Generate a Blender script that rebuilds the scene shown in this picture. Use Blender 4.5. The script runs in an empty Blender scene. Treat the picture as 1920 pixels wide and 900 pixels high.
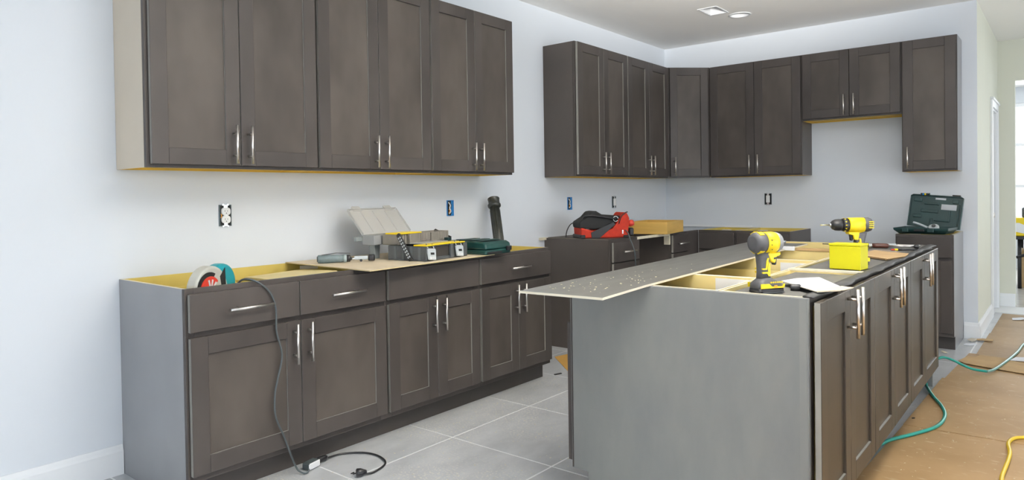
import bpy, bmesh, math, random
from mathutils import Vector, Matrix, Euler
random.seed(7)
S = bpy.context.scene
COL = S.collection
PI = math.pi
R = math.radians

# ------------------------------------------------------------------ camera
cam_d = bpy.data.cameras.new('camera')
cam = bpy.data.objects.new('camera', cam_d); COL.objects.link(cam)
yaw, pitch, roll = .7057, -.0152, -.0155
fw = Vector((-math.sin(yaw)*math.cos(pitch), math.cos(yaw)*math.cos(pitch), math.sin(pitch)))
rt = Vector((math.cos(yaw), math.sin(yaw), 0)); up = rt.cross(fw)
r2 = math.cos(roll)*rt + math.sin(roll)*up
u2 = -math.sin(roll)*rt + math.cos(roll)*up
M = Matrix((r2, u2, -fw)).transposed().to_4x4(); M.translation = Vector((3.2544, -1.1825, 1.2261))
cam.matrix_world = M
cam_d.sensor_width = 36; cam_d.lens = 1290.75/1920*36
cam_d.shift_x = (960-904.28)/1920; cam_d.shift_y = (386.75-450)/1920
cam_d.clip_start = .05
S.camera = cam

# ------------------------------------------------------------------ world, lights, exposure
S.view_settings.view_transform = 'Standard'; S.view_settings.look = 'None'
S.view_settings.gamma = 1; S.view_settings.use_curve_mapping = False
S.view_settings.exposure = 0.0
W = bpy.data.worlds.new('world'); S.world = W; W.use_nodes = True
bg = W.node_tree.nodes['Background']; bg.inputs[0].default_value = (.88, .95, 1, 1); bg.inputs[1].default_value = 1.6

def area(name, loc, rot, sx, sy, power, color):
    l = bpy.data.lights.new(name, 'AREA'); l.shape = 'RECTANGLE'; l.size = sx; l.size_y = sy
    l.energy = power; l.color = color
    o = bpy.data.objects.new(name, l); COL.objects.link(o); o.location = loc; o.rotation_euler = rot
    return o
# daylight entering through the windows of the room behind and to the right of the camera
area('daylight_rear_window', (4.6, -8.3, 1.6), (R(72), 0, 0), 6.5, 2.0, 180, (.84, .92, 1))
area('daylight_side_window', (9.35, 1.8, 1.6), (R(62), 0, R(90)), 9.0, 2.0, 165, (.93, .96, 1))
area('daylight_far_window', (3.6, 11.8, 1.6), (R(90), 0, R(180)), 1.7, 1.8, 80, (.95, .98, 1))
# added fill lamp with no real source, bounced off the ceiling over the kitchen
fl_ = area('added_ceiling_fill', (3.6, -.6, 1.7), (0, 0, 0), .8, .5, 165, (1, .96, .90)); fl_.data.spread = R(60)
fl_.rotation_euler = (Vector((2.92, .78, 2.74))-Vector((3.6, -.6, 1.7))).to_track_quat('-Z', 'Y').to_euler()

# ------------------------------------------------------------------ materials
MATS = {}
def mat(name, col, rough=.5, metal=0, spec=.5, noise=0, nscale=6, stretch=(1, 1, 1), bump=0, bscale=60, col2=None, rand=0, alpha=1, trans=0, emit=0, coat=0, detail=3):
    if name in MATS: return MATS[name]
    m = bpy.data.materials.new(name); m.use_nodes = True; nt = m.node_tree; b = nt.nodes['Principled BSDF']
    b.inputs['Base Color'].default_value = (*col, 1); b.inputs['Roughness'].default_value = rough
    b.inputs['Metallic'].default_value = metal; b.inputs['Specular IOR Level'].default_value = spec
    b.inputs['Alpha'].default_value = alpha; b.inputs['Transmission Weight'].default_value = trans
    b.inputs['Coat Weight'].default_value = coat
    if emit: b.inputs['Emission Color'].default_value = (*col, 1); b.inputs['Emission Strength'].default_value = emit
    def N(t): return nt.nodes.new(t)
    L = nt.links.new
    if noise or bump or col2 or rand:
        tc = N('ShaderNodeTexCoord'); mp = N('ShaderNodeMapping'); mp.inputs['Scale'].default_value = stretch
        L(tc.outputs['Object'], mp.inputs['Vector'])
        oi = N('ShaderNodeObjectInfo'); sc = N('ShaderNodeVectorMath'); sc.operation = 'SCALE'; sc.inputs[0].default_value = (37, 19, 53)
        L(oi.outputs['Random'], sc.inputs['Scale']); L(sc.outputs[0], mp.inputs['Location'])
        if noise or col2:
            nz = N('ShaderNodeTexNoise'); nz.inputs['Scale'].default_value = nscale; nz.inputs['Detail'].default_value = detail
            nz.inputs['Roughness'].default_value = .6; L(mp.outputs[0], nz.inputs['Vector'])
            rp = N('ShaderNodeValToRGB'); rp.color_ramp.elements[0].position = .3; rp.color_ramp.elements[1].position = .72
            c2 = col2 if col2 else tuple(min(1, c*(1+noise)) for c in col)
            c1 = col if col2 else tuple(c*(1-noise) for c in col)
            rp.color_ramp.elements[0].color = (*c1, 1); rp.color_ramp.elements[1].color = (*c2, 1)
            L(nz.outputs['Fac'], rp.inputs[0]); out = rp.outputs[0]
        else:
            rgb = N('ShaderNodeRGB'); rgb.outputs[0].default_value = (*col, 1); out = rgb.outputs[0]
        if rand:
            hs = N('ShaderNodeHueSaturation'); mr = N('ShaderNodeMapRange')
            mr.inputs['To Min'].default_value = 1-rand; mr.inputs['To Max'].default_value = 1+rand
            L(oi.outputs['Random'], mr.inputs['Value']); L(mr.outputs[0], hs.inputs['Value']); L(out, hs.inputs['Color']); out = hs.outputs[0]
        L(out, b.inputs['Base Color'])
        if bump:
            n2 = N('ShaderNodeTexNoise'); n2.inputs['Scale'].default_value = bscale; L(mp.outputs[0], n2.inputs['Vector'])
            bp = N('ShaderNodeBump'); bp.inputs['Strength'].default_value = bump; bp.inputs['Distance'].default_value = .002
            L(n2.outputs['Fac'], bp.inputs['Height']); L(bp.outputs[0], b.inputs['Normal'])
    MATS[name] = m
    return m

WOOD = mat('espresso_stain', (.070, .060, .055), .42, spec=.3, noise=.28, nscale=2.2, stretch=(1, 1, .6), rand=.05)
EDGE = mat('door_edge_highlight', (.27, .26, .235), .35, noise=.1)  # painted highlight for the door edges and recess faces that catch light
WOODI = mat('island_door_shaded', (.046, .037, .028), .36, spec=.4, noise=.25, nscale=2.4, rand=.05)  # cabinet wood darkened in colour for shade and floor reflection on right-facing doors
WOODIP = mat('island_door_panel_shaded', (.044, .035, .026), .38, spec=.4, noise=.25, nscale=2.8, rand=.05)  # door panel of the same wood, shade put into its colour too
WOODP = mat('espresso_stain_panel', (.083, .070, .061), .45, spec=.3, noise=.30, nscale=3.2, stretch=(1, 1, .5), rand=.06)
TOE = mat('toe_kick_stain', (.05, .043, .04), .4, noise=.1)
SKIN = mat('grey_end_panel', (.165, .172, .175), .38, col2=(.235, .235, .22), nscale=2.3, stretch=(1.4, 1, .5), coat=.05, detail=6)
SKIND = mat('brown_end_panel', (.082, .068, .060), .42, noise=.12, nscale=2)
SKING = mat('grey_side_panel', (.25, .255, .265), .35, noise=.1, nscale=2)
SKINB = mat('greige_glare_panel', (.56, .49, .39), .4, noise=.06, nscale=2)  # unstained panel, base colour lightened further to hold window glare
BIRCH = mat('yellow_interior', (.68, .53, .13), .5, noise=.12, nscale=4, stretch=(1, 1, .3))
BIRCHL = mat('pale_interior', (.78, .65, .30), .5, noise=.1, nscale=4, stretch=(1, 1, .3))
GOLD = mat('golden_underside', (.80, .52, .07), .5, noise=.1)
RAW = mat('raw_edge', (.74, .68, .52), .7, noise=.1, nscale=30)
STEEL = mat('brushed_nickel', (.74, .70, .66), .28, metal=1)
WALL = mat('wall_paint', (.72, .76, .81), .85, noise=.015, nscale=1.2, bump=.05, bscale=120)
WALLH = mat('hall_paint', (.72, .73, .63), .85, noise=.015, nscale=1.2)
CEIL = mat('ceiling_paint', (.93, .925, .91), .9)
TRIM = mat('trim_paint', (.84, .86, .88), .45)
DARK = mat('dark_void', (.012, .012, .012), .8)
BLK = mat('black_plastic', (.018, .018, .020), .35, noise=.2, nscale=40)
GREYP = mat('grey_plastic', (.075, .082, .086), .45, noise=.15, nscale=20)
GREYL = mat('light_grey_plastic', (.52, .56, .58), .4, noise=.08, nscale=20)
TAUPE = mat('taupe_plastic', (.22, .20, .17), .45, noise=.1, nscale=20)
YEL = mat('tool_yellow', (.90, .66, .01), .38)
YELB = mat('box_yellow', (.62, .58, .002), .45)
TOOLG = mat('tool_grey', (.080, .080, .086), .5, noise=.1, nscale=50)
TEAL = mat('teal_plastic', (.01, .30, .36), .35)
GREENC = mat('dark_green_case', (.012, .045, .045), .38, noise=.2, nscale=8)
GREENM = mat('green_case', (.009, .050, .045), .35, noise=.25, nscale=8)
RED = mat('red_fabric', (.50, .028, .008), .75, noise=.15, nscale=30, bump=.3, bscale=300)
REDP = mat('red_plastic', (.65, .05, .03), .4)
WHITE = mat('white_plastic', (.82, .83, .84), .4)
PAPERW = mat('white_paper', (.80, .82, .88), .7)
CHROME = mat('chrome', (.75, .76, .77), .2, metal=1)
GREY_SAW = mat('saw_grey', (.52, .52, .47), .4, noise=.05)
HOSE = mat('hose_green', (.01, .27, .22), .35)
HOSEB = mat('hose_pale_green', (.16, .33, .29), .35)
YCORD = mat('yellow_cord', (.70, .48, .02), .4)
CORD = mat('grey_cord', (.07, .085, .09), .4)
CARD = mat('cardboard', (.50, .34, .17), .85, noise=.12, nscale=8)
CARDE = mat('cardboard_flute', (.22, .13, .06), .9)
MAS = mat('hardboard', (.70, .60, .44), .7, noise=.06, nscale=9)
PINE = mat('pine_box', (.66, .41, .10), .5, noise=.15, nscale=5, stretch=(.4, .4, 4))
BOARD = mat('dark_laminate_board', (.105, .105, .098), .42, col2=(.155, .155, .145), nscale=5, stretch=(4, .5, 1), coat=.1, detail=6)
LINER = mat('grey_liner', (.10, .10, .095), .55, col2=(.17, .165, .155), nscale=7, stretch=(2, 1, 1), detail=6)
RUB = mat('dark_strip', (.055, .055, .055), .6, noise=.3, nscale=12)
BLUE = mat('blue_box', (.02, .20, .52), .5)
BROWN = mat('brown_grip', (.09, .028, .018), .3)
GLASS = mat('window_glass', (.95, .98, 1), .05, trans=1, alpha=.25)
CLEARP = mat('clear_plastic', (.62, .62, .60), .25, alpha=.72, noise=.03)
SHAV = mat('shavings', (.72, .66, .48), .8)

def tile_mat():
    m = bpy.data.materials.new('floor_tile'); m.use_nodes = True; nt = m.node_tree; b = nt.nodes['Principled BSDF']; L = nt.links.new
    N = nt.nodes.new
    g = N('ShaderNodeNewGeometry'); oi = N('ShaderNodeObjectInfo')
    n1 = N('ShaderNodeTexNoise'); n1.inputs['Scale'].default_value = 3; n1.inputs['Detail'].default_value = 6; n1.inputs['Roughness'].default_value = .65
    mp = N('ShaderNodeMapping'); mp.inputs['Scale'].default_value = (1.6, .8, 1); L(g.outputs['Position'], mp.inputs[0]); L(mp.outputs[0], n1.inputs['Vector'])
    r1 = N('ShaderNodeValToRGB'); r1.color_ramp.elements[0].position = .3; r1.color_ramp.elements[1].position = .7
    r1.color_ramp.elements[0].color = (.45, .468, .49, 1); r1.color_ramp.elements[1].color = (.645, .665, .69, 1); L(n1.outputs['Fac'], r1.inputs[0])
    # sawdust stains: large patches times fine specks
    n2 = N('ShaderNodeTexNoise'); n2.inputs['Scale'].default_value = 1.7; n2.inputs['Detail'].default_value = 2; L(g.outputs['Position'], n2.inputs['Vector'])
    n3 = N('ShaderNodeTexNoise'); n3.inputs['Scale'].default_value = 90; n3.inputs['Detail'].default_value = 4; L(g.outputs['Position'], n3.inputs['Vector'])
    a = N('ShaderNodeMapRange'); a.inputs['From Min'].default_value = .44; a.inputs['From Max'].default_value = .60; L(n2.outputs['Fac'], a.inputs[0])
    c = N('ShaderNodeMapRange'); c.inputs['From Min'].default_value = .54; c.inputs['From Max'].default_value = .70; L(n3.outputs['Fac'], c.inputs[0])
    mu = N('ShaderNodeMath'); mu.operation = 'MULTIPLY'; L(a.outputs[0], mu.inputs[0]); L(c.outputs[0], mu.inputs[1])
    mx = N('ShaderNodeMix'); mx.data_type = 'RGBA'; L(mu.outputs[0], mx.inputs[0]); L(r1.outputs[0], mx.inputs[6]); mx.inputs[7].default_value = (.82, .79, .70, 1)
    hs = N('ShaderNodeHueSaturation'); mr = N('ShaderNodeMapRange'); mr.inputs['To Min'].default_value = .93; mr.inputs['To Max'].default_value = 1.07
    L(oi.outputs['Random'], mr.inputs[0]); L(mr.outputs[0], hs.inputs['Value']); L(mx.outputs[2], hs.inputs['Color'])
    L(hs.outputs[0], b.inputs['Base Color']); b.inputs['Roughness'].default_value = .3
    return m
TILE = tile_mat()
GROUT = mat('grout', (.90, .91, .92), .8)
def kraft_mat():
    m = bpy.data.materials.new('kraft_paper'); m.use_nodes = True; nt = m.node_tree; b = nt.nodes['Principled BSDF']; L = nt.links.new
    N = nt.nodes.new; g = N('ShaderNodeNewGeometry')
    n1 = N('ShaderNodeTexNoise'); n1.inputs['Scale'].default_value = 2.2; n1.inputs['Detail'].default_value = 5; L(g.outputs['Position'], n1.inputs['Vector'])
    r1 = N('ShaderNodeValToRGB'); r1.color_ramp.elements[0].position = .3; r1.color_ramp.elements[1].position = .7
    r1.color_ramp.elements[0].color = (.29, .175, .07, 1); r1.color_ramp.elements[1].color = (.41, .265, .125, 1); L(n1.outputs['Fac'], r1.inputs[0])
    mp = N('ShaderNodeMapping'); mp.inputs['Scale'].default_value = (14, 34, 1); mp.inputs['Rotation'].default_value = (0, 0, .5)
    L(g.outputs['Position'], mp.inputs[0])
    n2 = N('ShaderNodeTexNoise'); n2.inputs['Scale'].default_value = 1; n2.inputs['Detail'].default_value = 5; L(mp.outputs[0], n2.inputs['Vector'])
    a = N('ShaderNodeMapRange'); a.inputs['From Min'].default_value = .60; a.inputs['From Max'].default_value = .78; a.inputs['To Max'].default_value = .5; L(n2.outputs['Fac'], a.inputs[0])
    mx = N('ShaderNodeMix'); mx.data_type = 'RGBA'; L(a.outputs[0], mx.inputs[0]); L(r1.outputs[0], mx.inputs[6]); mx.inputs[7].default_value = (.66, .57, .42, 1)
    L(mx.outputs[2], b.inputs['Base Color']); b.inputs['Roughness'].default_value = .55
    bp = N('ShaderNodeBump'); bp.inputs['Strength'].default_value = .25; bp.inputs['Distance'].default_value = .004
    L(n1.outputs['Fac'], bp.inputs['Height']); L(bp.outputs[0], b.inputs['Normal'])
    return m
KRAFT = kraft_mat()

# ------------------------------------------------------------------ mesh helpers
class MB:
    def __init__(s): s.v = []; s.f = []; s.m = []; s.sm = []; s.mats = []
    def mi(s, m):
        if m not in s.mats: s.mats.append(m)
        return s.mats.index(m)
    def add(s, vs, fs, m, smooth=False, fm=None):
        o = len(s.v); s.v += [tuple(v) for v in vs]
        for i, f in enumerate(fs):
            s.f.append(tuple(o+k for k in f)); s.m.append(s.mi((fm or {}).get(i, m))); s.sm.append(smooth)
        return s
    def box(s, x0, x1, y0, y1, z0, z1, m, fm=None, mtx=None):
        vs = [Vector((x, y, z)) for z in (z0, z1) for y in (y0, y1) for x in (x0, x1)]
        if mtx: vs = [mtx @ v for v in vs]
        fs = [(0, 2, 3, 1), (4, 5, 7, 6), (0, 1, 5, 4), (2, 6, 7, 3), (0, 4, 6, 2), (1, 3, 7, 5)]
        key = {'-z': 0, '+z': 1, '-y': 2, '+y': 3, '-x': 4, '+x': 5}
        return s.add(vs, fs, m, fm={key[k]: v for k, v in (fm or {}).items()})
    def prism(s, pts, ax, a0, a1, m, capm=None, mtx=None, smooth=False):
        def P(p, a):
            return {'x': (a, p[0], p[1]), 'y': (p[0], a, p[1]), 'z': (p[0], p[1], a)}[ax]
        n = len(pts); vs = [Vector(P(p, a0)) for p in pts]+[Vector(P(p, a1)) for p in pts]
        if mtx: vs = [mtx @ v for v in vs]
        ar = sum(pts[i][0]*pts[(i+1) % n][1]-pts[(i+1) % n][0]*pts[i][1] for i in range(n))
        flip = (ar < 0) ^ (a1 < a0) ^ (ax == 'y')
        fs = [tuple(range(n-1, -1, -1)), tuple(range(n, 2*n))]+[(i, (i+1) % n, n+(i+1) % n, n+i) for i in range(n)]
        if flip: fs = [tuple(reversed(f)) for f in fs]
        return s.add(vs, fs, m, smooth, fm={0: capm, 1: capm} if capm else None)
    def loft(s, secs, m, smooth=True, seg=20, caps=True):
        """secs: (centre, u vector, v vector, exponent) - superellipse rings"""
        vs = []
        for c, u, v, e in secs:
            c = Vector(c); u = Vector(u); v = Vector(v)
            for k in range(seg):
                t = 2*PI*k/seg; ct, st = math.cos(t), math.sin(t)
                a = math.copysign(abs(ct)**(2/e), ct); b = math.copysign(abs(st)**(2/e), st)
                vs.append(c+u*a+v*b)
        fs = []
        for i in range(len(secs)-1):
            for k in range(seg):
                fs.append((i*seg+k, i*seg+(k+1) % seg, (i+1)*seg+(k+1) % seg, (i+1)*seg+k))
        s.add(vs, fs, m, smooth)
        if caps:
            n = len(vs); o = len(s.v)-n
            s.f.append(tuple(o+k for k in range(seg-1, -1, -1))); s.f.append(tuple(o+n-seg+k for k in range(seg)))
            s.m += [s.mi(m)]*2; s.sm += [False]*2
        return s
    def lathe(s, prof, c, d, m, seg=20, smooth=True, caps=True):
        d = Vector(d).normalized(); u = d.orthogonal().normalized(); v = d.cross(u); c = Vector(c)
        return s.loft([(c+d*t, u*r, v*r, 2) for r, t in prof], m, smooth, seg, caps)
    def cyl(s, a, b, r, m, seg=14, r2=None):
        a = Vector(a); b = Vector(b)
        return s.lathe([(r, 0), (r if r2 is None else r2, (b-a).length)], a, b-a, m, seg)
    def tube(s, pts, r, m, seg=8, sub=6, closed=False):
        P = [Vector(p) for p in pts]; Q = []
        if sub > 1:
            for i in range(len(P)-1):
                p0 = P[max(i-1, 0)]; p1 = P[i]; p2 = P[i+1]; p3 = P[min(i+2, len(P)-1)]
                for k in range(sub):
                    t = k/sub
                    Q.append(.5*((2*p1)+(-p0+p2)*t+(2*p0-5*p1+4*p2-p3)*t*t+(-p0+3*p1-3*p2+p3)*t**3))
            Q.append(P[-1])
        else: Q = P
        T = (Q[1]-Q[0]).normalized(); u = T.orthogonal().normalized(); secs = []
        for i, q in enumerate(Q):
            T2 = (Q[min(i+1, len(Q)-1)]-Q[max(i-1, 0)])
            T2 = T2.normalized() if T2.length > 1e-9 else T
            u = (u-T2*u.dot(T2)); u = u.normalized() if u.length > 1e-6 else T2.orthogonal().normalized()
            T = T2; secs.append((q, u*r, T.cross(u)*r, 2))
        return s.loft(secs, m, True, seg)
    def build(s, name, parent=None, bevel=0, loc=None, rot=None, bseg=1):
        me = bpy.data.meshes.new(name); me.from_pydata(s.v, [], s.f)
        for m in s.mats: me.materials.append(m)
        for p, mi, sm in zip(me.polygons, s.m, s.sm): p.material_index = mi; p.use_smooth = sm
        me.update()
        o = bpy.data.objects.new(name, me); COL.objects.link(o)
        if parent: o.parent = parent
        if loc: o.location = loc
        if rot: o.rotation_euler = rot
        if bevel:
            b = o.modifiers.new('bevel', 'BEVEL'); b.width = bevel; b.segments = bseg; b.limit_method = 'ANGLE'; b.angle_limit = R(40)
        return o

def thing(name, label, cat, loc=(0, 0, 0), rz=0, group=None, rot=None):
    o = bpy.data.objects.new(name, None); COL.objects.link(o); o.empty_display_size = .05
    o.location = loc; o.rotation_euler = rot if rot else (0, 0, rz)
    o['label'] = label; o['category'] = cat
    if group: o['group'] = group
    return o
def tag(o, label, cat, group=None):
    o['label'] = label; o['category'] = cat
    if group: o['group'] = group
    return o
def struct(o): o['kind'] = 'structure'; return o

# ------------------------------------------------------------------ room shell
D = 5.65; ZC = 2.742; XR = 2.694; YF = 7.74
def sheet_holes(name, outer, holes, z, m, t=.12):
    bm = bmesh.new(); edges = []
    for loop in [outer]+holes:
        vs = [bm.verts.new((x, y, z)) for x, y in loop]
        edges += [bm.edges.new((vs[i], vs[(i+1) % len(vs)])) for i in range(len(vs))]
    bmesh.ops.triangle_fill(bm, use_beauty=True, use_dissolve=False, edges=edges)
    for f in bm.faces:
        if f.normal.z > 0: f.normal_flip()
    me = bpy.data.meshes.new(name); bm.to_mesh(me); bm.free(); me.materials.append(m)
    o = bpy.data.objects.new(name, me); COL.objects.link(o)
    so = o.modifiers.new('thick', 'SOLIDIFY'); so.thickness = t; so.offset = -1
    return struct(o)
SQ = (.925, 1.065, 4.36, 4.60); RC = (1.115, 4.765, .074)
sheet_holes('ceiling', [(-.12, -8.6), (9.6, -8.6), (9.6, 12.2), (-.12, 12.2)],
            [[(SQ[0], SQ[2]), (SQ[1], SQ[2]), (SQ[1], SQ[3]), (SQ[0], SQ[3])],
             [(RC[0]+RC[2]*math.cos(a*PI/12), RC[1]+RC[2]*math.sin(a*PI/12)) for a in range(24)]], ZC, CEIL)
struct(MB().box(-.12, 0, -8.6, D+.1, -.05, ZC+.05, WALL).build('wall_left'))
struct(MB().box(0, XR-.12, D, D+.12, -.05, ZC+.05, WALL).build('wall_back'))
# hall wall: runs on from the corner of the back wall, with a door opening
dy0, dy1, dzt = 6.93, 7.56, 2.0
b = MB()
b.box(XR-.12, XR, D, dy0, -.05, ZC+.05, WALLH, fm={'-y': WALL})
b.box(XR-.12, XR, dy1, YF+.12, -.05, ZC+.05, WALLH); b.box(XR-.12, XR, dy0, dy1, dzt, ZC+.05, WALLH)
struct(b.build('wall_hall'))
b = MB()
b.box(XR, 2.836, YF, YF+.12, -.05, ZC+.05, WALLH); b.box(2.836, 4.9, YF, YF+.12, 2.33, ZC+.05, WALLH)
b.box(4.9, 9.6, YF, YF+.12, -.05, ZC+.05, WALLH)
struct(b.build('wall_far'))
# windowed walls out of view that let the daylight in
b = MB(); b.box(9.5, 9.6, -8.6, YF, -.05, .5, WALL); b.box(9.5, 9.6, -8.6, YF, 2.5, ZC+.05, WALL)
b.box(9.5, 9.6, -8.6, -2.7, .5, 2.5, WALL); b.box(9.5, 9.6, 6.3, YF, .5, 2.5, WALL)
struct(b.build('wall_right'))
b = MB(); b.box(-.12, 9.6, -8.6, -8.5, -.05, .5, WALL); b.box(-.12, 9.6, -8.6, -8.5, 2.5, ZC+.05, WALL)
b.box(-.12, 1.35, -8.6, -8.5, .5, 2.5, WALL); b.box(7.85, 9.6, -8.6, -8.5, .5, 2.5, WALL)
struct(b.build('wall_rear'))
def window(name, wd, ht, nx, nz, loc, rz):
    w = MB(); t = .05
    w.box(-wd/2, wd/2, -.03, .03, 0, t, TRIM); w.box(-wd/2, wd/2, -.03, .03, ht-t, ht, TRIM)
    w.box(-wd/2, -wd/2+t, -.03, .03, t, ht-t, TRIM); w.box(wd/2-t, wd/2, -.03, .03, t, ht-t, TRIM)
    for i in range(1, nx): x = -wd/2+wd*i/nx; w.box(x-.02, x+.02, -.02, .02, t, ht-t, TRIM)
    for i in range(1, nz): z = ht*i/nz; w.box(-wd/2+t, wd/2-t, -.018, .018, z-.02, z+.02, TRIM)
    o = struct(w.build(name, loc=loc, rot=(0, 0, rz)))
    MB().box(-wd/2+.03, wd/2-.03, -.003, .003, .03, ht-.03, GLASS).build('pane', o)
    return o
window('window_1', 6.5, 2.0, 5, 2, (4.6, -8.55, .5), 0)
window('window_2', 9.0, 2.0, 7, 2, (9.55, 1.8, .5), R(90))
# far room beyond the hall
b = MB(); b.box(1.6, 1.7, YF+.12, 12.1, -.05, ZC+.05, WALL); b.box(5.6, 5.7, YF+.12, 12.1, -.05, ZC+.05, WALL)
struct(b.build('wall_far_room_sides'))
b = MB(); b.box(1.7, 5.6, 12, 12.1, -.05, .62, WALL); b.box(1.7, 5.6, 12, 12.1, 2.5, ZC+.05, WALL)
b.box(1.7, 2.3, 12, 12.1, .62, 2.5, WALL); b.box(5.0, 5.6, 12, 12.1, .62, 2.5, WALL)
struct(b.build('wall_far_room_end'))
window('window_3', 2.7, 1.88, 3, 3, (3.65, 12.04, .62), 0)
struct(MB().box(1.6, 5.7, YF+.0, 12.1, -.05, .004, mat('pale_floor', (.62, .60, .56), .25, noise=.12, nscale=3)).build('floor_far_room'))

# floor: grout bed with each tile its own piece
fl = struct(MB().box(-.12, 9.6, -8.6, YF+.02, -.06, -.0012, GROUT).build('floor'))
TX, TY = .61, .655; X0 = .255-.61; Y0 = .05-TY*5; gp = .0042
tm = MB().box(gp, TX-gp, gp, TY-gp, -.012, 0, TILE).build('tile', fl, bevel=.0008)
first = True
for i in range(0, 8):
    for j in range(0, 17):
        x = X0+i*TX; y = Y0+j*TY
        if y+TY > YF+.1: continue
        if first: o = tm; first = False
        else:
            o = tm.copy(); COL.objects.link(o); o.parent = fl
        o.location = (x, y, 0)
# outer leftmost column is narrower against the wall
tm.data = tm.data
# baseboards
def baseb(name, pts2, h=.133, t=.014, m=TRIM):
    """pts2 = (x0,y0,x1,y1,nx,ny) face line and outward normal"""
    x0, y0, x1, y1, nx, ny = pts2
    prof = [(0, 0), (t, 0), (t, h-.028), (t*.75, h-.018), (t*.55, h-.006), (t*.4, h), (0, h)]
    a = Vector((x0, y0, 0)); c = Vector((x1, y1, 0)); n = Vector((nx, ny, 0)); k = len(prof)
    vs = [a+n*p+Vector((0, 0, q)) for p, q in prof]+[c+n*p+Vector((0, 0, q)) for p, q in prof]
    fs = [tuple(range(k)), tuple(range(2*k-1, k-1, -1))]+[(i, k+i, k+(i+1) % k, (i+1) % k) for i in range(k)]
    mb = MB().add(vs, fs, m); return struct(mb.build(name))
baseb('baseboard_left', (0, -8.5, 0, .106, 1, 0))
baseb('baseboard_back', (2.60, D, XR+.014, D, 0, -1))
baseb('baseboard_hall', (XR, D-.013, XR, dy0-.065, 1, 0))
baseb('baseboard_far', (XR+.014, YF, 2.836, YF, 0, -1))
# hall door with casing
b = MB(); cw = .062
for y in (dy0-cw, dy1): b.box(XR, XR+.018, y, y+cw, 0, dzt+cw, TRIM)
b.box(XR, XR+.018, dy0, dy1, dzt, dzt+cw, TRIM)
b.box(XR, XR+.03, dy0-cw-.012, dy1+cw+.012, dzt+cw, dzt+cw+.02, TRIM)
b.box(XR-.119, XR+.004, dy0, dy0+.018, 0, dzt, TRIM); b.box(XR-.119, XR+.004, dy1-.018, dy1, 0, dzt, TRIM); b.box(XR-.119, XR+.004, dy0+.018, dy1-.018, dzt-.018, dzt, TRIM)
struct(b.build('trim_1', bevel=.002))
dd = MB(); GD = mat('door_paint', (.62, .63, .62), .5)
dd.box(XR-.1, XR-.065, dy0+.02, dy1-.02, .008, dzt-.02, GD)
for z0, z1 in ((.2, .95), (1.1, 1.85)): dd.box(XR-.066, XR-.058, dy0+.12, dy1-.12, z0, z1, GD)
do = struct(dd.build('door_1', bevel=.004))
MB().lathe([(.022, 0), (.022, .006), (.009, .008), (.009, .03), (.024, .036), (.027, .048), (.018, .058)], (XR-.065, dy1-.08, .95), (1, 0, 0), STEEL).build('door_knob', do)

# pale batten along the back wall behind the corner cabinets, and its twin end on the left wall
tag(MB().box(.02, .90, D-.022, D-.002, .874, .892, TRIM).build('wall_batten', bevel=.001), 'white batten lying along the back wall behind the corner cabinets', 'batten')
tag(MB().box(.002, .026, 3.33, 3.405, .860, .880, RAW).build('wood_block', bevel=.001), 'small raw wood block on left wall beside far base cabinet', 'wood block')

# ------------------------------------------------------------------ cabinets
def door_parts(root, x0, x1, z0, z1, yf, handle=None, stile=.072, hx=None, hz0=None, name='door', t=.021, hlen=.177, frame=True, m=WOOD):
    """front facing local -y; back of the door at yf, face at yf-t"""
    w = x1-x0; h = z1-z0; b = MB(); e = .009
    b2 = MB()
    if frame:
        s = stile
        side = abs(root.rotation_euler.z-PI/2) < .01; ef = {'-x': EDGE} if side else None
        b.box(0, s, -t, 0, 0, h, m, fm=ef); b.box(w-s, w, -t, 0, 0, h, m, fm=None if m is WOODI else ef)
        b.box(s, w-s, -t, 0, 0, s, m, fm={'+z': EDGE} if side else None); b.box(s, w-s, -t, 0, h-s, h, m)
        d = b.build(name, root, bevel=.0016, loc=(x0, yf, z0))
        b2.box(s-.004, w-s+.004, -t+e, -.003, s-.004, h-s+.004, WOODIP if m is WOODI else WOODP); b2.build('door_panel', d)
    else:
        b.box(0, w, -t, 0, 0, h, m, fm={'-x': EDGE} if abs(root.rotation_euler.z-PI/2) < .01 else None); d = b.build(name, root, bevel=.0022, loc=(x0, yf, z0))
    if handle == 'v': bar_handle(d, (hx-x0, -t, hz0-z0), hlen, True)
    if handle == 'h': bar_handle(d, (hx-x0, -t, hz0-z0), .2, False)
    return d
def bar_handle(parent, c, ln, vert, off=.034):
    x, y, z = c; b = MB(); r = .006; h = .051
    if vert:
        b.cyl((x, y-off, z-ln/2), (x, y-off, z+ln/2), r, STEEL, 14)
        for s in (-1, 1): b.cyl((x, y, z+s*h), (x, y-off, z+s*h), .0045, STEEL, 10)
    else:
        b.cyl((x-ln/2, y-off, z), (x+ln/2, y-off, z), r, STEEL, 14)
        for s in (-1, 1): b.cyl((x+s*h, y, z), (x+s*h, y-off, z), .0045, STEEL, 10)
    return b.build('handle', parent)

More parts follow.
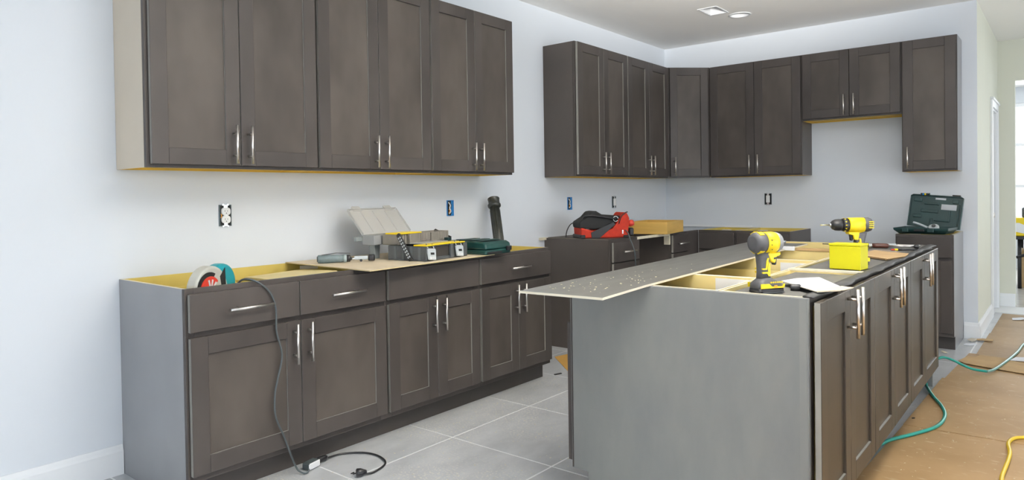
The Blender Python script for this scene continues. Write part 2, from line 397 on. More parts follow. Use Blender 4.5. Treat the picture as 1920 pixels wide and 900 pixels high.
def base_cab(label, loc, rz, W, DP, inner, left=SKIND, right=SKIND, doors=2, drawers=0, dhandles=True, H=.876, drawer_cols=1, closed_top=False, toe=True, stack=None, single_handle='l', fdoor=.003, ydoor=0, zdt=.856, fulldoor=False, group=None, name='base_cabinet', mids=None, edge=RAW, hinge=False, skinL=0, hzmid=None, gap=.010, enddoor=True):
    """local frame: x along the front, front at y=0 facing -y, cabinet behind"""
    root = thing(name, label, 'cabinet', loc, rz, group); t = .017; tk = .075 if toe else 0; tz = .103
    prof = [(0.0195, H), (DP, H), (DP, 0), (tk, 0), (tk, tz), (0.0195, tz)]
    for k, (xa, xb, mm) in enumerate(((0, t, left), (W-t, W, right))):
        b = MB(); pts = prof
        b.prism(pts, 'x', xa, xb, inner)
        o = b.build('side_panel', root)
        # outside skin face and raw top edge
        me = o.data; me.materials.append(mm); me.materials.append(edge)
        for p in me.polygons:
            if abs(p.normal.x) > .9:
                cx = p.center.x
                if (k == 0 and cx < t/2) or (k == 1 and cx > W-t/2): p.material_index = 1
            elif p.normal.z > .9: p.material_index = 2
            else: p.material_index = 1
    MB().box(t, W-t, DP-.01, DP-.002, tz, H, inner, fm={'+z': edge}).build('back_panel', root)
    MB().box(t, W-t, .0195, DP-.011, tz+.002, tz+.018, inner).build('bottom_panel', root)
    if toe: MB().box(.0, W, tk-.012, tk-.001, 0, tz, TOE).build('toe_kick', root)
    # face frame
    s = .036; b = MB(); ff = .019
    b.box(0, s, 0, ff, tz, H, WOOD); b.box(W-s, W, 0, ff, tz, H, WOOD)
    b.box(s, W-s, 0, ff, H-.032, H, WOOD, fm={'+y': inner}); b.box(s, W-s, 0, ff, tz, tz+.038, WOOD, fm={'+y': inner})
    if not fulldoor: b.box(s, W-s, 0, ff, .672, .712, WOOD, fm={'+y': inner})
    b.build('face_frame', root, bevel=.001)
    # corner braces
    for x, sx in ((t, 1), (W-t, -1)):
        for y, sy in ((ff+.001, 1), (DP-.011, -1)):
            MB().prism([(x, y), (x+sx*.07, y), (x, y+sy*.07)], 'z', H-.04, H-.022, RAW).build('corner_brace', root)
    # fronts
    zd0, zd1 = .133, .682
    g = gap
    if fulldoor: zd1 = .862; n = doors
    n = doors
    cuts = [g+(W-2*g)*i/n for i in range(n+1)]
    if mids: cuts = [g]+mids+[W-g]
    if stack:
        for (za, zb) in stack:
            d = door_parts(root, g, W-g, za, zb, -fdoor, 'h', hx=W/2, hz0=(za+zb)/2, name='drawer_front', frame=False)
    else:
        for i in range(n):
            xa, xb = cuts[i]+.002*(i > 0), cuts[i+1]-.002*(i < n-1)
            if n == 1: hx = xa+.038 if single_handle == 'l' else xb-.038
            else: hx = xb-.038 if i % 2 == 0 else xa+.035
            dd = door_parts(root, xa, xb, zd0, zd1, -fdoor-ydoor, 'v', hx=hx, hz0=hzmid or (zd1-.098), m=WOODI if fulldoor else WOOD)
        if drawers:
            dc = [g+(W-2*g)*i/drawers for i in range(drawers+1)]
            for i in range(drawers):
                xa, xb = dc[i]+.003*(i > 0), dc[i+1]-.003*(i < drawers-1)
                door_parts(root, xa, xb, .703, zdt, -fdoor, 'h' if dhandles else None, hx=(xa+xb)/2, hz0=.778, name='drawer_front', frame=False)
                if dhandles:
                    # the drawer box behind the front
                    q = MB(); ya, yb = .02, DP-.05; x1, x2 = max(xa+.02, s+.008), min(xb-.02, W-s-.008)
                    q.box(x1, x2, ya, yb, .716, .724, inner); q.box(x1, x1+.012, ya, yb, .724, .82, inner); q.box(x2-.012, x2, ya, yb, .724, .82, inner)
                    q.box(x1+.012, x2-.012, yb-.012, yb, .724, .82, inner); q.box(x1+.012, x2-.012, ya, ya+.012, .724, .82, inner)
                    q.build('drawer_box', root)
    return root

GB = 'dark base cabinets along the left wall'
cA = base_cab('wide two-drawer dark base cabinet holding a circular saw, nearest on left wall', (.611, .108, 0), R(90), 1.035, .609, BIRCH, left=SKING, drawers=2, mids=[.5195], group=GB, edge=RAW)
cB = base_cab('dark base cabinet with plain drawer front below the open toolbox', (.611, 1.143, 0), R(90), .723, .609, BIRCH, drawers=1, dhandles=False, group=GB)
cC = base_cab('dark base cabinet with one drawer below the leaning black tube', (.611, 1.866, 0), R(90), .729, .609, BIRCH, drawers=1, group=GB)
cD = base_cab('dark narrow drawer-stack cabinet under the red tool bag', (.611, 3.409, 0), R(90), .427, .609, BIRCH, left=SKIND, stack=[(.703, .856), (.42, .694), (.133, .411)], group=GB)
cF = base_cab('very narrow dark base cabinet beside the dishwasher gap under the wooden drawer box', (.611, 4.44, 0), R(90), .33, .609, BIRCH, left=SKIND, stack=[(.703, .856), (.42, .694), (.133, .411)], group=GB)
GK = 'dark base cabinets along the back wall'
cG = base_cab('dark blind corner base cabinet against back wall behind island', (.6115, D-.61, 0), 0, .3495, .608, BIRCH, doors=1, drawers=1, dhandles=False, group=GK)
cH = base_cab('open-topped dark base cabinet with yellow inside, left of the stove gap', (.962, D-.61, 0), 0, .470, .608, BIRCH, right=SKIND, drawers=1, doors=1, group=GK)
cE = base_cab('single narrow dark base cabinet under the open green tool case', (2.2165, D-.61, 0), 0, .380, .608, BIRCH, right=SKING, drawers=1, doors=1, dhandles=False, group=GK)
# filler board in the corner
tag(MB().box(.590, .6105, 4.772, 5.035, .0, .876, WOOD).build('filler_board', bevel=.001), 'dark filler board closing the inner corner of the base cabinets', 'filler board')
# worktop support strip over the dishwasher gap
st = thing('support_strip', 'pale raw wood strip spanning the dishwasher gap under the wooden drawer box', 'wood strip', (0, 0, 0))
MB().box(.589, .609, 3.838, 4.438, .855, .876, RAW).build('front_rail', st, bevel=.001)
MB().box(.03, .06, 3.838, 4.438, .845, .876, RAW).build('rear_rail', st, bevel=.001)
MB().box(.560, .612, 4.420, 4.4385, .775, .854, RAW).build('cleat', st, bevel=.001)
# plywood lid on the stack cabinet
tag(MB().box(.03, .60, 3.42, 3.83, .8765, .881, mat('dark_board', (.06, .05, .045), .5)).build('cover_board'), 'thin dark board laid over the cabinet under the red tool bag', 'board')

# ---- wall cabinets
def wall_cab(label, loc, rz, W, zb, zt, DP=.300, doors=2, left=SKIND, right=SKIND, single='l', hz=None, group=None, mids=None, gl=.008, gr=.008):
    root = thing('wall_cabinet', label, 'cabinet', loc, rz, group); t = .016
    H = zt-zb
    for xa, xb, mm, fmk in ((0, t, left, '-x'), (W-t, W, right, '+x')):
        MB().box(xa, xb, .0195, DP, 0, H, mm, fm={'-z': GOLD, ('+x' if fmk == '-x' else '-x'): GOLD}).build('side_panel', root)
    MB().box(t, W-t, .0195, DP-.008, .010, .022, GOLD).build('bottom_panel', root)
    MB().box(t, W-t, .0195, DP-.008, H-.016, H, WOOD).build('top_panel', root)
    MB().box(t, W-t, DP-.007, DP-.001, .0, H, GOLD).build('back_panel', root)
    s = .036; b = MB(); ff = .019
    b.box(0, s, 0, ff, 0, H, WOOD); b.box(W-s, W, 0, ff, 0, H, WOOD)
    b.box(s, W-s, 0, ff, H-.036, H, WOOD); b.box(s, W-s, 0, ff, 0, .036, WOOD)
    b.build('face_frame', root, bevel=.001)
    n = doors; cuts = [gl+(W-gl-gr)*i/n for i in range(n+1)]
    if mids: cuts = [gl]+mids+[W-gr]
    for i in range(n):
        xa, xb = cuts[i]+.002*(i > 0), cuts[i+1]-.002*(i < n-1)
        if n == 1: hx = xa+.036 if single == 'l' else xb-.036
        else: hx = xb-.036 if i % 2 == 0 else xa+.036
        door_parts(root, xa, xb, .014, H-.006, -.003, 'v', hx=hx, hz0=.014+.097)
    return root
ZB, ZT = 1.3687, 2.433
GU = 'tall dark wall cabinets on the left wall'
wall_cab('large wall cabinet nearest camera with beige side panel', (.3025, .108, ZB), R(90), .861, ZB, ZT, left=SKINB, group=GU, mids=[.4255], gl=.015)
wall_cab('middle wall cabinet of the first row, above the open toolbox', (.3025, .9695, ZB), R(90), .827, ZB, ZT, group=GU)
wall_cab('third wall cabinet of the first row, above the leaning black tube', (.3025, 1.797, ZB), R(90), .813, ZB, ZT, group=GU)
wall_cab('brown-sided wall cabinet above the red tool bag', (.3025, 3.4244, ZB), R(90), .816, ZB, ZT, group=GU)
wall_cab('darkest wall cabinet on left wall next to the diagonal corner cabinet', (.3025, 4.2405, ZB), R(90), .799, ZB, ZT, group=GU)
# diagonal corner cabinet
def corner_cab():
    a = (.3025, 5.0395); c = (.61, D-.3025)
    root = thing('corner_cabinet', 'diagonal corner wall cabinet with a single tall door', 'cabinet', (0, 0, ZB), 0)
    H = ZT-ZB
    pts = [(.002, 5.0405), (.290, 5.0405), (.60, D-.290), (.60, D-.002), (.002, D-.002)]
    b = MB().prism(pts, 'z', .012, .024, GOLD); b.build('bottom_panel', root)
    MB().prism(pts, 'z', H-.016, H, WOOD).build('top_panel', root)
    MB().box(.002, .288, 5.0405, 5.054, .024, H-.016, SKIND).build('side_panel', root)
    MB().box(.586, .60, D-.288, D-.002, .024, H-.016, SKIND).build('side_panel', root)
    MB().box(.002, .010, 5.054, D-.010, .024, H-.016, GOLD).build('back_panel', root)
    MB().box(.002, .586, D-.010, D-.002, .024, H-.016, GOLD).build('back_panel', root)
    ln = math.hypot(c[0]-a[0], c[1]-a[1]); ang = math.atan2(c[1]-a[1], c[0]-a[0])
    MT = Matrix.Translation((a[0], a[1], 0)) @ Matrix.Rotation(ang, 4, 'Z')
    b = MB(); s = .04
    b.box(.002, s, 0, .018, 0, H, WOOD, mtx=MT); b.box(ln-s, ln-.002, 0, .018, 0, H, WOOD, mtx=MT)
    b.box(s, ln-s, 0, .018, 0, .036, WOOD, mtx=MT); b.box(s, ln-s, 0, .018, H-.036, H, WOOD, mtx=MT)
    b.build('face_frame', root)
    d = door_parts(root, 0, ln-.06, .014, H-.006, 0, 'v', hx=.036, hz0=.111, t=.019)
    p = MT @ Vector((.030, -.003, .014)); d.location = p; d.rotation_euler = (0, 0, ang)
corner_cab()
GW = 'dark wall cabinets on the back wall'
wall_cab('tall two-door wall cabinet on back wall right of the diagonal corner cabinet', (.6115, D-.3025, ZB), 0, .836, ZB, ZT, group=GW, mids=[.423])
wall_cab('short two-door wall cabinet above the stove gap', (1.4485, D-.3025, 1.845), 0, .767, 1.845, ZT, group=GW)
wall_cab('single-door wall cabinet at right end above the green tool case', (2.2165, D-.3025, ZB), 0, .3755, ZB, ZT, doors=1, group=GW, right=SKING)

# ---- island
GI = 'island cabinets'
# row facing the left wall (front towards -x): local x runs -y
lr = [(1.2135, 1.65), (1.65, 2.5), (2.5, 3.09), (3.09, 3.846)]
ll = ['island cabinet facing left wall, nearest end under the overhanging board', 'wide island cabinet facing left wall, second from near end', 'island cabinet facing left wall, third from near end', 'island cabinet facing left wall, far end']
for (ya, yb), lab in zip(lr, ll):
    base_cab(lab, (1.695, yb-.0005, 0), R(-90), yb-ya-.001, .609, BIRCHL, doors=2 if yb-ya > .5 else 1, drawers=1, group=GI, name='island_cabinet')
rr = [(1.2135, 2.025), (2.026, 2.88), (2.881, 3.846)]
mids = [[1.61-1.2135], [2.447-2.026], [3.32-2.881]]
rl = ['right-facing island cabinet nearest camera beside the impact driver', 'right-facing island cabinet below the cardboard scrap', 'right-facing island cabinet at far end below the hammer']
for (ya, yb), mm, lab in zip(rr, mids, rl):
    last = yb > 3.5
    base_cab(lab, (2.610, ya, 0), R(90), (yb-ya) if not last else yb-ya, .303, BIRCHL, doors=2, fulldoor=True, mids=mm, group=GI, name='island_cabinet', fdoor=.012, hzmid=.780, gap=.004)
# end panels of the island
def end_panel(y0, y1, lab, stick=False):
    e = thing('island_end_panel', lab, 'panel', (0, 0, 0), 0)
    pts = [(1.695, .876), (2.610, .876), (2.610, 0), (1.77, 0), (1.77, .103), (1.695, .103)]
    MB().prism(pts, 'y', y0, y1, SKIN).build('panel', e, bevel=.0012)
    if stick:
        MB().box(1.678, 1.6945, y0+.001, y1-.001, .133, .70, WOOD).build('edge_strip', e, bevel=.001)
        MB().box(1.700, 1.704, y0-.0035, y0-.0003, .108, .872, WOOD).build('bead', e)
        MB().box(2.583, 2.606, y0-.0012, y0-.0002, .02, .872, SKIN).build('corner_batten', e)
    return e
end_panel(1.194, 1.2125, 'large grey wood end panel of the island facing the camera', True)
end_panel(3.847, 3.864, 'far end panel of the island, hidden side')
# dividing top edge boards between the two rows
# grey liners sunk in the right row
def poly_slab(name, pts, z0, z1, m, label, cat, edge=None, bevel=0, rot=None):
    b = MB(); b.prism(pts, 'z', z0, z1, edge or m, capm=m)
    return tag(b.build(name, bevel=bevel), label, cat)
poly_slab('liner_sheet', [(2.345, 1.236), (2.585, 1.236), (2.585, 1.99), (2.345, 1.99)], .8680, .8715, LINER, 'scratched grey sheet sunk in the island top under the impact driver', 'sheet')
poly_slab('liner_sheet', [(2.350, 2.05), (2.585, 2.05), (2.585, 3.83), (2.350, 3.83)], .8765, .880, LINER, 'long scratched grey sheet on the island top under the hammer and cardboard', 'sheet')
poly_slab('wood_cross_bar', [(2.310, 2.005), (2.600, 2.005), (2.600, 2.045), (2.310, 2.045)], .8765, .8845, RAW, 'pale wooden cross bar on the island top in front of the yellow box', 'wood strip')
# supports for the sunken sheet
sp = thing('sheet_support', 'wooden ledge strips under the sunken grey sheet of the island', 'wood strip', (0, 0, 0))
MB().box(2.50, 2.586, 1.2315, 1.26, .850, .8678, RAW).build('ledge', sp); MB().box(2.346, 2.53, 1.95, 2.006, .850, .8678, RAW).build('ledge', sp)
# wavy dark strip along the right edge
b = MB(); n = 60; vs = []; rnd = random.Random(3)
for i in range(n+1):
    y = 1.215+(3.845-1.215)*i/n; w = .004*math.sin(y*9)+.005*math.sin(y*23+1)+rnd.uniform(-.002, .002)
    xo = 2.628+w
    for (x, z) in ((2.588, .8815), (2.605, .884), (xo, .879), (xo+.001, .874), (2.614, .8768), (2.588, .8766)): vs.append((x, y, z))
k = 6; fs = [tuple(range(k-1, -1, -1)), tuple(range(n*k, n*k+k))]
for i in range(n):
    for j in range(k): fs.append((i*k+j, i*k+(j+1) % k, (i+1)*k+(j+1) % k, (i+1)*k+j))
tag(b.add(vs, fs, RUB, True).build('edge_strip'), 'wavy dark foam strip along the right top edge of the island', 'strip')
# laminate board lying on the island
bd = thing('laminate_board', 'long dark grey laminate board overhanging the near end of the island', 'board', (0, 0, 0))
MB().prism([(1.762, .765), (2.090, .785), (2.058, 1.15), (1.985, 2.83), (1.972, 3.55), (1.605, 3.50)], 'z', .8772, .8855, mat('board_core', (.78, .72, .58), .6), capm=BOARD).build('board', bd)
b = MB(); rnd = random.Random(5)
for i in range(70):
    y = .85+abs(rnd.gauss(0, .35)); x = rnd.uniform(1.80, 2.03)-(y-.8)*.03; s_ = rnd.uniform(.0012, .0035)
    b.box(-s_, s_, -s_*.5, s_*.5, 0, s_*.5, SHAV, mtx=Matrix.Translation((x, y, .8857)) @ Matrix.Rotation(rnd.uniform(0, 3), 4, 'Z'))
o = b.build('wood_shavings'); o['kind'] = 'stuff'; tag(o, 'pale wood shavings scattered on the dark laminate board', 'shavings')
# white sheets inside the island; the nearest is a reflection shaped as a sheet
for x0, x1, y, z0, z1, lab in ((2.13, 2.275, 1.640, .80, .868, 'white reflection patch inside the nearest island cabinet'), (2.13, 2.29, 2.490, .81, .862, 'white label sheet inside the second island cabinet')):
    tag(MB().box(x0, x1, y-.0088, y-.0078, z0, z1, PAPERW).build('label_and_glint'), lab, 'label')
tag(MB().box(1.955, 2.035, 3.045, 3.062, .8775, .902, PAPERW).build('white_block', bevel=.001), 'small white block standing behind the impact driver on the island', 'block')
tag(MB().box(2.035, 2.24, 3.066, 3.084, .8775, .893, CARD).build('wood_lath', bevel=.001), 'thin brown wood lath beside the white block on the island', 'wood strip')

# ------------------------------------------------------------------ things on the left counter
hb = thing('hardboard_sheet', 'beige hardboard sheet under the toolbox on left base cabinets', 'board', (0, 0, 0))
MB().prism([(.012, .965), (.748, .935), (.682, 1.942), (.05, 1.955)], 'z', .8772, .8822, mat('hardboard_edge', (.62, .50, .28), .7), capm=MAS).build('sheet', hb)
# loose panel inside the open cabinet
tag(MB().box(-.2, .2, -.16, .16, -.006, .006, BIRCHL).build('plywood_offcut', loc=(.30, .80, .846), rot=(R(3), R(-3), R(-12))), 'loose pale yellow panel lying in the nearest open cabinet', 'panel')

def circular_saw():
    r = thing('circular_saw', 'grey and teal circular saw standing in the nearest open cabinet', 'power saw', (.43, .305, .7245), R(90+25))
    # local: x along world y, saw disc faces local -y (towards the room)
    prof = []
    c = (0, .112)
    def arc(r0, a0, a1, n, cx=0, cz=.112): return [(cx+r0*math.cos(R(a0+(a1-a0)*i/n)), cz+r0*math.sin(R(a0+(a1-a0)*i/n))) for i in range(n+1)]
    b = MB(); b.prism(arc(.108, -20, 200, 22, -.02), 'y', -.035, .02, GREY_SAW); b.build('upper_guard', r, bevel=.012, bseg=3)
    b = MB(); b.prism(arc(.078, 60, 215, 16, -.045, .118), 'y', -.040, -.036, DARK); b.build('guard_slot', r)
    b = MB(); b.prism(arc(.066, 40, 220, 16, -.045, .112), 'y', -.044, -.0405, REDP); b.build('red_disc', r)
    for a in (75, 105, 135):
        MB().box(-.004, .004, -.0465, -.0442, .02, .05, WHITE, mtx=Matrix.Translation((-.045, 0, .115)) @ Matrix.Rotation(R(a-90), 4, 'Y')).build('blade_mark', r)
    MB().box(-.10, .11, -.05, .08, .0, .012, CHROME).build('base_plate', r, bevel=.002)
    b = MB(); b.prism(arc(.088, -30, 190, 18, .125, .128), 'y', .01, .075, TEAL); b.build('motor_cover', r, bevel=.018, bseg=3)
    b = MB(); b.prism(arc(.052, 80, 250, 14, .085, .125), 'y', .004, .009, DARK); b.build('vent_recess', r)
    for i in range(4): MB().box(.045, .095, -.001, .003, .09+.018*i, .096+.018*i, TEAL).build('vent_fin', r)
    b = MB(); b.prism([(.03, .17), (.065, .205), (.07, .12), (.045, .10)], 'y', -.036, -.034, DARK); b.build('grip_slot', r)
circular_saw()

# power cord hanging over the front
cd = thing('saw_lead', 'thin grey power cord hanging down the front of the nearest base cabinet', 'cord', (0, 0, 0))
P = [(.50, .36, .80), (.56, .37, .872), (.605, .385, .889), (.638, .425, .868), (.646, .470, .82), (.652, .490, .75), (.648, .493, .656), (.648, .518, .547), (.648, .495, .45), (.648, .479, .38), (.648, .481, .288), (.648, .52, .19), (.640, .560, .09), (.636, .592, .022), (.664, .602, .008), (.672, .618, .007), (.655, .640, .010)]
MB().tube(P, .0042, CORD).build('cable', cd)
b = MB(); b.box(-.022, .022, -.036, .036, 0, .030, CORD, fm={'+x': WHITE}); b.build('socket_block', cd, bevel=.003, loc=(.628, .672, .002), rot=(0, 0, R(12)))
ex = thing('extension_lead', 'short black cord loop with a plug on the tile floor', 'cord', (0, 0, 0))
P = [(.606, .745, .012), (.604, .79, .008), (.612, .857, .006), (.679, .929, .006), (.76, .949, .006), (.845, .924, .006), (.882, .88, .006), (.902, .805, .006), (.893, .765, .010)]
MB().tube(P, .0045, BLK).build('cable', ex)
MB().lathe([(.009, 0), (.014, .01), (.014, .05), (.009, .062)], (.612, .712, .0155), (-.1, 1, -.02), BLK).build('connector', ex)
b = MB(); b.lathe([(.007, 0), (.012, .012), (.018, .026), (.019, .042), (.015, .046)], (.895, .772, .0185), (-.55, -1, 0), BLK); b.build('plug', ex)
b = MB()
for dx in (-.006, .006): b.box(.8655+dx-.001, .8655+dx+.001, .712, .732, .016, .021, CHROME)
b.build('prongs', ex)

# air ratchet
def ratchet():
    r = thing('air_ratchet', 'grey-green air ratchet lying on the hardboard sheet left of the toolbox', 'power tool', (.240, 1.010, .8822+.0225), R(55))
    b = MB(); b.lathe([(.018, 0), (.022, .004), (.0225, .05), (.020, .10), (.0195, .135)], (0, 0, 0), (1, 0, 0), mat('ratchet_body', (.16, .21, .22), .35, noise=.15, nscale=40)); b.build('body', r)
    MB().lathe([(.0145, 0), (.0145, .004)], (-.0035, 0, 0), (1, 0, 0), BLK).build('end_cap', r)
    MB().lathe([(.0212, 0), (.0212, .016)], (.134, 0, 0), (1, 0, 0), mat('ratchet_ring', (.35, .42, .42), .3)).build('collar', r)
    MB().lathe([(.019, 0), (.019, .018), (.010, .022)], (.150, 0, 0), (1, 0, 0), BLK).build('nose_ring', r)
    MB().lathe([(.009, 0), (.008, .012), (.010, .014), (.006, .03)], (.172, 0, -.004), (1, 0, 0), CHROME).build('shaft', r)
    b = MB(); b.box(.19, .262, -.010, .010, -.010, .010, GREYL); b.build('neck', r, bevel=.004)
    b = MB(); b.lathe([(.017, 0), (.018, .006), (.018, .028), (.016, .032)], (.282, 0, -.0165), (0, 0, 1), BLK); b.build('head', r)
    MB().lathe([(.006, 0), (.007, .012)], (.225, -.010, -.012), (0, -1, 0), BLK).build('button', r)
    MB().loft([((.02, 0, .021), (0, .006, 0), (0, 0, .002), 3), ((.10, 0, .030), (0, .006, 0), (0, 0, .002), 3), ((.17, 0, .026), (0, .006, 0), (0, 0, .002), 3)], GREYP).build('lever', r)
ratchet()

# toolbox
def toolbox():
    ang = math.atan2(.38, -.053)
    r = thing('toolbox', 'open grey and yellow cantilever toolbox with a clear raised lid', 'toolbox', (.662, 1.387, .8824), ang)
    L_, Dp, h = .384, .255, .080
    # local x along the front, local y to the back (towards the wall)
    b = MB(); b.box(0, L_, 0, Dp, 0, .006, GREYP); b.box(0, L_, Dp-.006, Dp, .006, h, GREYP)
    b.box(0, .006, .0, Dp-.006, .006, h, GREYP); b.box(L_-.006, L_, 0, Dp-.006, .006, h, GREYP)
    b.box(.006, .074, 0, .006, .006, h, GREYP); b.box(.224, L_-.006, 0, .006, .006, h, GREYP)
    b.box(.074, .224, 0, .006, .006, .018, GREYP); b.box(.074, .224, 0, .006, h-.006, h, GREYP)
    b.build('lower_case', r, bevel=.002)
    MB().box(.006, L_-.006, .06, .063, .006, h-.004, TAUPE).build('inner_wall', r)
    for k in range(4): MB().box(-.003, -.0003, .03+.055*k, .045+.055*k, .006, h-.006, mat('rib_grey', (.11, .12, .125), .5)).build('rib', r)
    for x0, x1 in ((-.004, .004), (.064, .076), (.222, .246), (.348, L_)): MB().box(x0, x1, -.012, -.0003, .002, h, GREYP).build('front_pillar', r, bevel=.002)
    MB().box(.077, .221, -.010, -.0003, .002, .014, GREYP).build('front_sill', r, bevel=.002)
    MB().box(.070, .230, .0065, .009, .012, h-.006, mat('smoked_window', (.06, .055, .05), .15)).build('window', r)
    for x0, x1, nm in ((-.004, .070, 0), (.071, .236, 1), (.240, .362, 2)):
        MB().box(x0, x1, -.014 if nm != 1 else -.004, .075, h+.0003, h+.007, YEL).build('yellow_lid', r, bevel=.002)
    for x in (-.004, .258):
        q = MB(); q.prism([(-.036, .058), (-.030, .004), (.032, .0), (.036, .058), (.030, .064), (-.030, .064)], 'y', -.006, .006, GREYL)
        l = q.build('latch', r, bevel=.003, loc=(x+.038, -.021, .004), rot=(R(-8), R(4), 0))
        MB().box(-.016, .016, -.0072, -.0062, .030, .042, DARK).build('latch_slot', l)
        q = MB()
        for k in range(4): q.box(-.022+.013*k, -.017+.013*k, -.0085, -.0062, .006, .020, WHITE)
        q.build('latch_ribs', l)
        for sx in (-.028, .024): MB().cyl((sx, -.002, .060), (sx, .010, .090), .003, CHROME, 8).build('latch_wire', l)
    # perforated arm on the left side
    q = MB(); q.prism([(-.014, 0), (.014, 0), (.014, .158), (.008, .166), (-.008, .166), (-.014, .158)], 'x', -.004, .004, BLK)
    am = q.build('side_arm', r, loc=(-.010, .185, .0), rot=(R(-32), 0, 0), bevel=.001)
    # shift so that the foot stays at the case side
    am.location = (-.012, .085, .004); am.rotation_euler = (R(-32), 0, 0)
    for i in range(8):
        for s_ in (-1, 1): MB().box(-.0052, -.0042, s_*.006-.0035, s_*.006+.0035, .016+.017*i, .026+.017*i, GREYL).build('arm_hole', am)
    # middle tray, raised and shifted back
    q = MB(); tx0, tx1, ty0, ty1, tz = .02, .50, .20, .31, .080
    q.box(tx0, tx1, ty0, ty1, tz, tz+.004, TAUPE); q.box(tx0, tx1, ty0, ty0+.004, tz+.004, tz+.058, TAUPE); q.box(tx0, tx1, ty1-.004, ty1, tz+.004, tz+.058, TAUPE)
    q.box(tx0, tx0+.004, ty0, ty1, tz+.004, tz+.058, TAUPE); q.box(tx1-.004, tx1, ty0, ty1, tz+.004, tz+.058, TAUPE)
    q.build('middle_tray', r, bevel=.002)
    TL = mat('taupe_light', (.34, .31, .27), .45)
    q = MB()
    for x in [.035, .055, .075, .19, .205, .22, .235, .25, .265, .28, .295, .39, .41, .43, .45]: MB().box(x, x+.006, ty0-.006, ty0-.0003, tz+.012, tz+.056, TL).build('tray_rib', r)
    MB().box(.10, .185, ty0-.022, ty0-.0003, tz-.0, tz+.058, TAUPE).build('tray_block', r, bevel=.003); MB().box(.31, .38, ty0-.018, ty0-.0003, tz, tz+.058, TAUPE).build('tray_block', r, bevel=.003)
    q = MB(); q.box(.03, .49, ty0+.006, ty1-.006, tz+.010, tz+.045, GREYP); q.build('tray_inserts', r, bevel=.003)
    MB().box(.02, .22, ty0-.012, ty0+.09, tz+.0585, tz+.066, YEL).build('yellow_lid', r, bevel=.002)
    MB().box(.10, .34, .09, .19, .0815, .088, mat('lid_grey', (.40, .39, .36), .4)).build('grey_lid', r, bevel=.002)
    MB().prism([(.31, .139), (.30, .146), (.18, .100), (.19, .092)], 'x', .5005, .506, BLK).build('right_arm', r)
    MB().box(.44, .475, .16, .19, .081, .098, GREENC).build('hinge_block', r, bevel=.002)
    MB().box(.3845, .425, .10, .25, .0, .080, GREYP).build('end_bin', r, bevel=.002)
    # rear organiser with its leg
    q = MB(); q.box(-.03, .36, .325, .415, .080, .1335, mat('organiser_grey', (.30, .31, .31), .4)); q.build('rear_tray', r, bevel=.003)
    q = MB(); q.box(-.075, .05, .416, .436, .100, .126, mat('grey_mid', (.24, .27, .27), .4)); q.build('bracket_arm', r, bevel=.002)
    q = MB(); q.prism([(.030, .0), (.066, .0), (.072, .078), (.024, .078)], 'y', .372, .412, mat('grey_mid', (.24, .27, .27), .4)); q.build('bracket_leg', r, bevel=.002)
    q = MB(); q.box(.075, .088, .3155, .3245, .080, .133, GREYL); q.build('white_rib', r)
    # clear lid leaning back
    lw, lh = .43, .185
    q = MB(); q.prism([(0, 0), (lw, 0), (lw-.01, lh-.006), (lw-.018, lh), (.012, lh), (.0, lh-.01)], 'y', 0, .004, CLEARP)
    lid = q.build('clear_lid', r, loc=(-.035, .408, .136), rot=(R(-40), 0, 0))
    q = MB()
    for x in (.10, .205, .31): q.box(x, x+.003, -.004, -.0003, .015, lh-.02, CLEARP)
    q.box(.004, lw-.004, -.008, -.0003, lh-.006, lh-.002, CLEARP); q.box(0.002, .006, -.010, -.0003, .004, lh-.008, CLEARP); q.box(lw-.008, lw-.004, -.010, -.0003, .004, lh-.01, CLEARP)
    q.build('lid_ribs', lid)
    for x in (.06, .335):
        q = MB(); q.prism([(x-.012, lh-.015), (x+.062, lh-.015), (x+.055, lh+.020), (x-.004, lh+.020)], 'y', -.004, .008, CLEARP); q.build('lid_tab', lid, bevel=.002)
toolbox()

# closed green case
def green_case():
    r = thing('green_case', 'closed dark green plastic case behind the toolbox', 'tool case', (.535, 2.045, .8824), 0)
    b = MB(); b.box(-.155, .165, -.20, .03, 0, .030, GREENM); b.build('case_bottom', r, bevel=.010, bseg=2)
    b = MB(); b.prism([(-.155, .031), (.165, .031), (.160, .062), (.135, .074), (-.145, .078), (-.155, .062)], 'y', -.20, .03, GREENM); b.build('case_lid', r, bevel=.008, bseg=2)
    b = MB(); b.box(.1655, .180, -.02, .02, .018, .044, BLK); b.box(.1655, .172, -.19, -.06, .006, .018, BLK); b.build('latch', r, bevel=.002)
    for x in (-.10, -.02, .06): MB().box(x, x+.05, -.17, 0, .079, .083, GREENM).build('lid_rib', r, bevel=.002)
green_case()

# leaning black tube
def black_tube():
    r = thing('black_tube', 'ribbed black plastic tube leaning on the wall from the open cabinet', 'tube', (0, 0, 0))
    a = Vector((.268, 2.525, .7262)); c = Vector((.078, 2.672, 1.200)); d = (c-a).normalized()
    ln = (c-a).length
    TB = mat('tube_black', (.035, .038, .032), .35, noise=.3, nscale=30)
    u = d.orthogonal().normalized()
    b = MB(); b.lathe([(.036, .0), (.036, ln-.07)], a+d*.008, d, TB, 24); b.build('pipe', r)
    b = MB()
    w = d.cross(u)
    for k in range(16):
        t = 2*PI*k/16; q = a+d*.04+(u*math.cos(t)+w*math.sin(t))*.0355
        b.cyl(q, q+d*(ln-.13), .0022, TB, 6)
    b.build('pipe_ribs', r)
    b = MB(); b.lathe([(.038, 0), (.047, .008), (.048, .022), (.044, .026), (.041, .036), (.0415, .062), (.044, .066), (.044, .072), (.036, .072), (.036, .04)], a+d*(ln-.068), d, TB, 24, caps=False); b.build('collar', r)
black_tube()

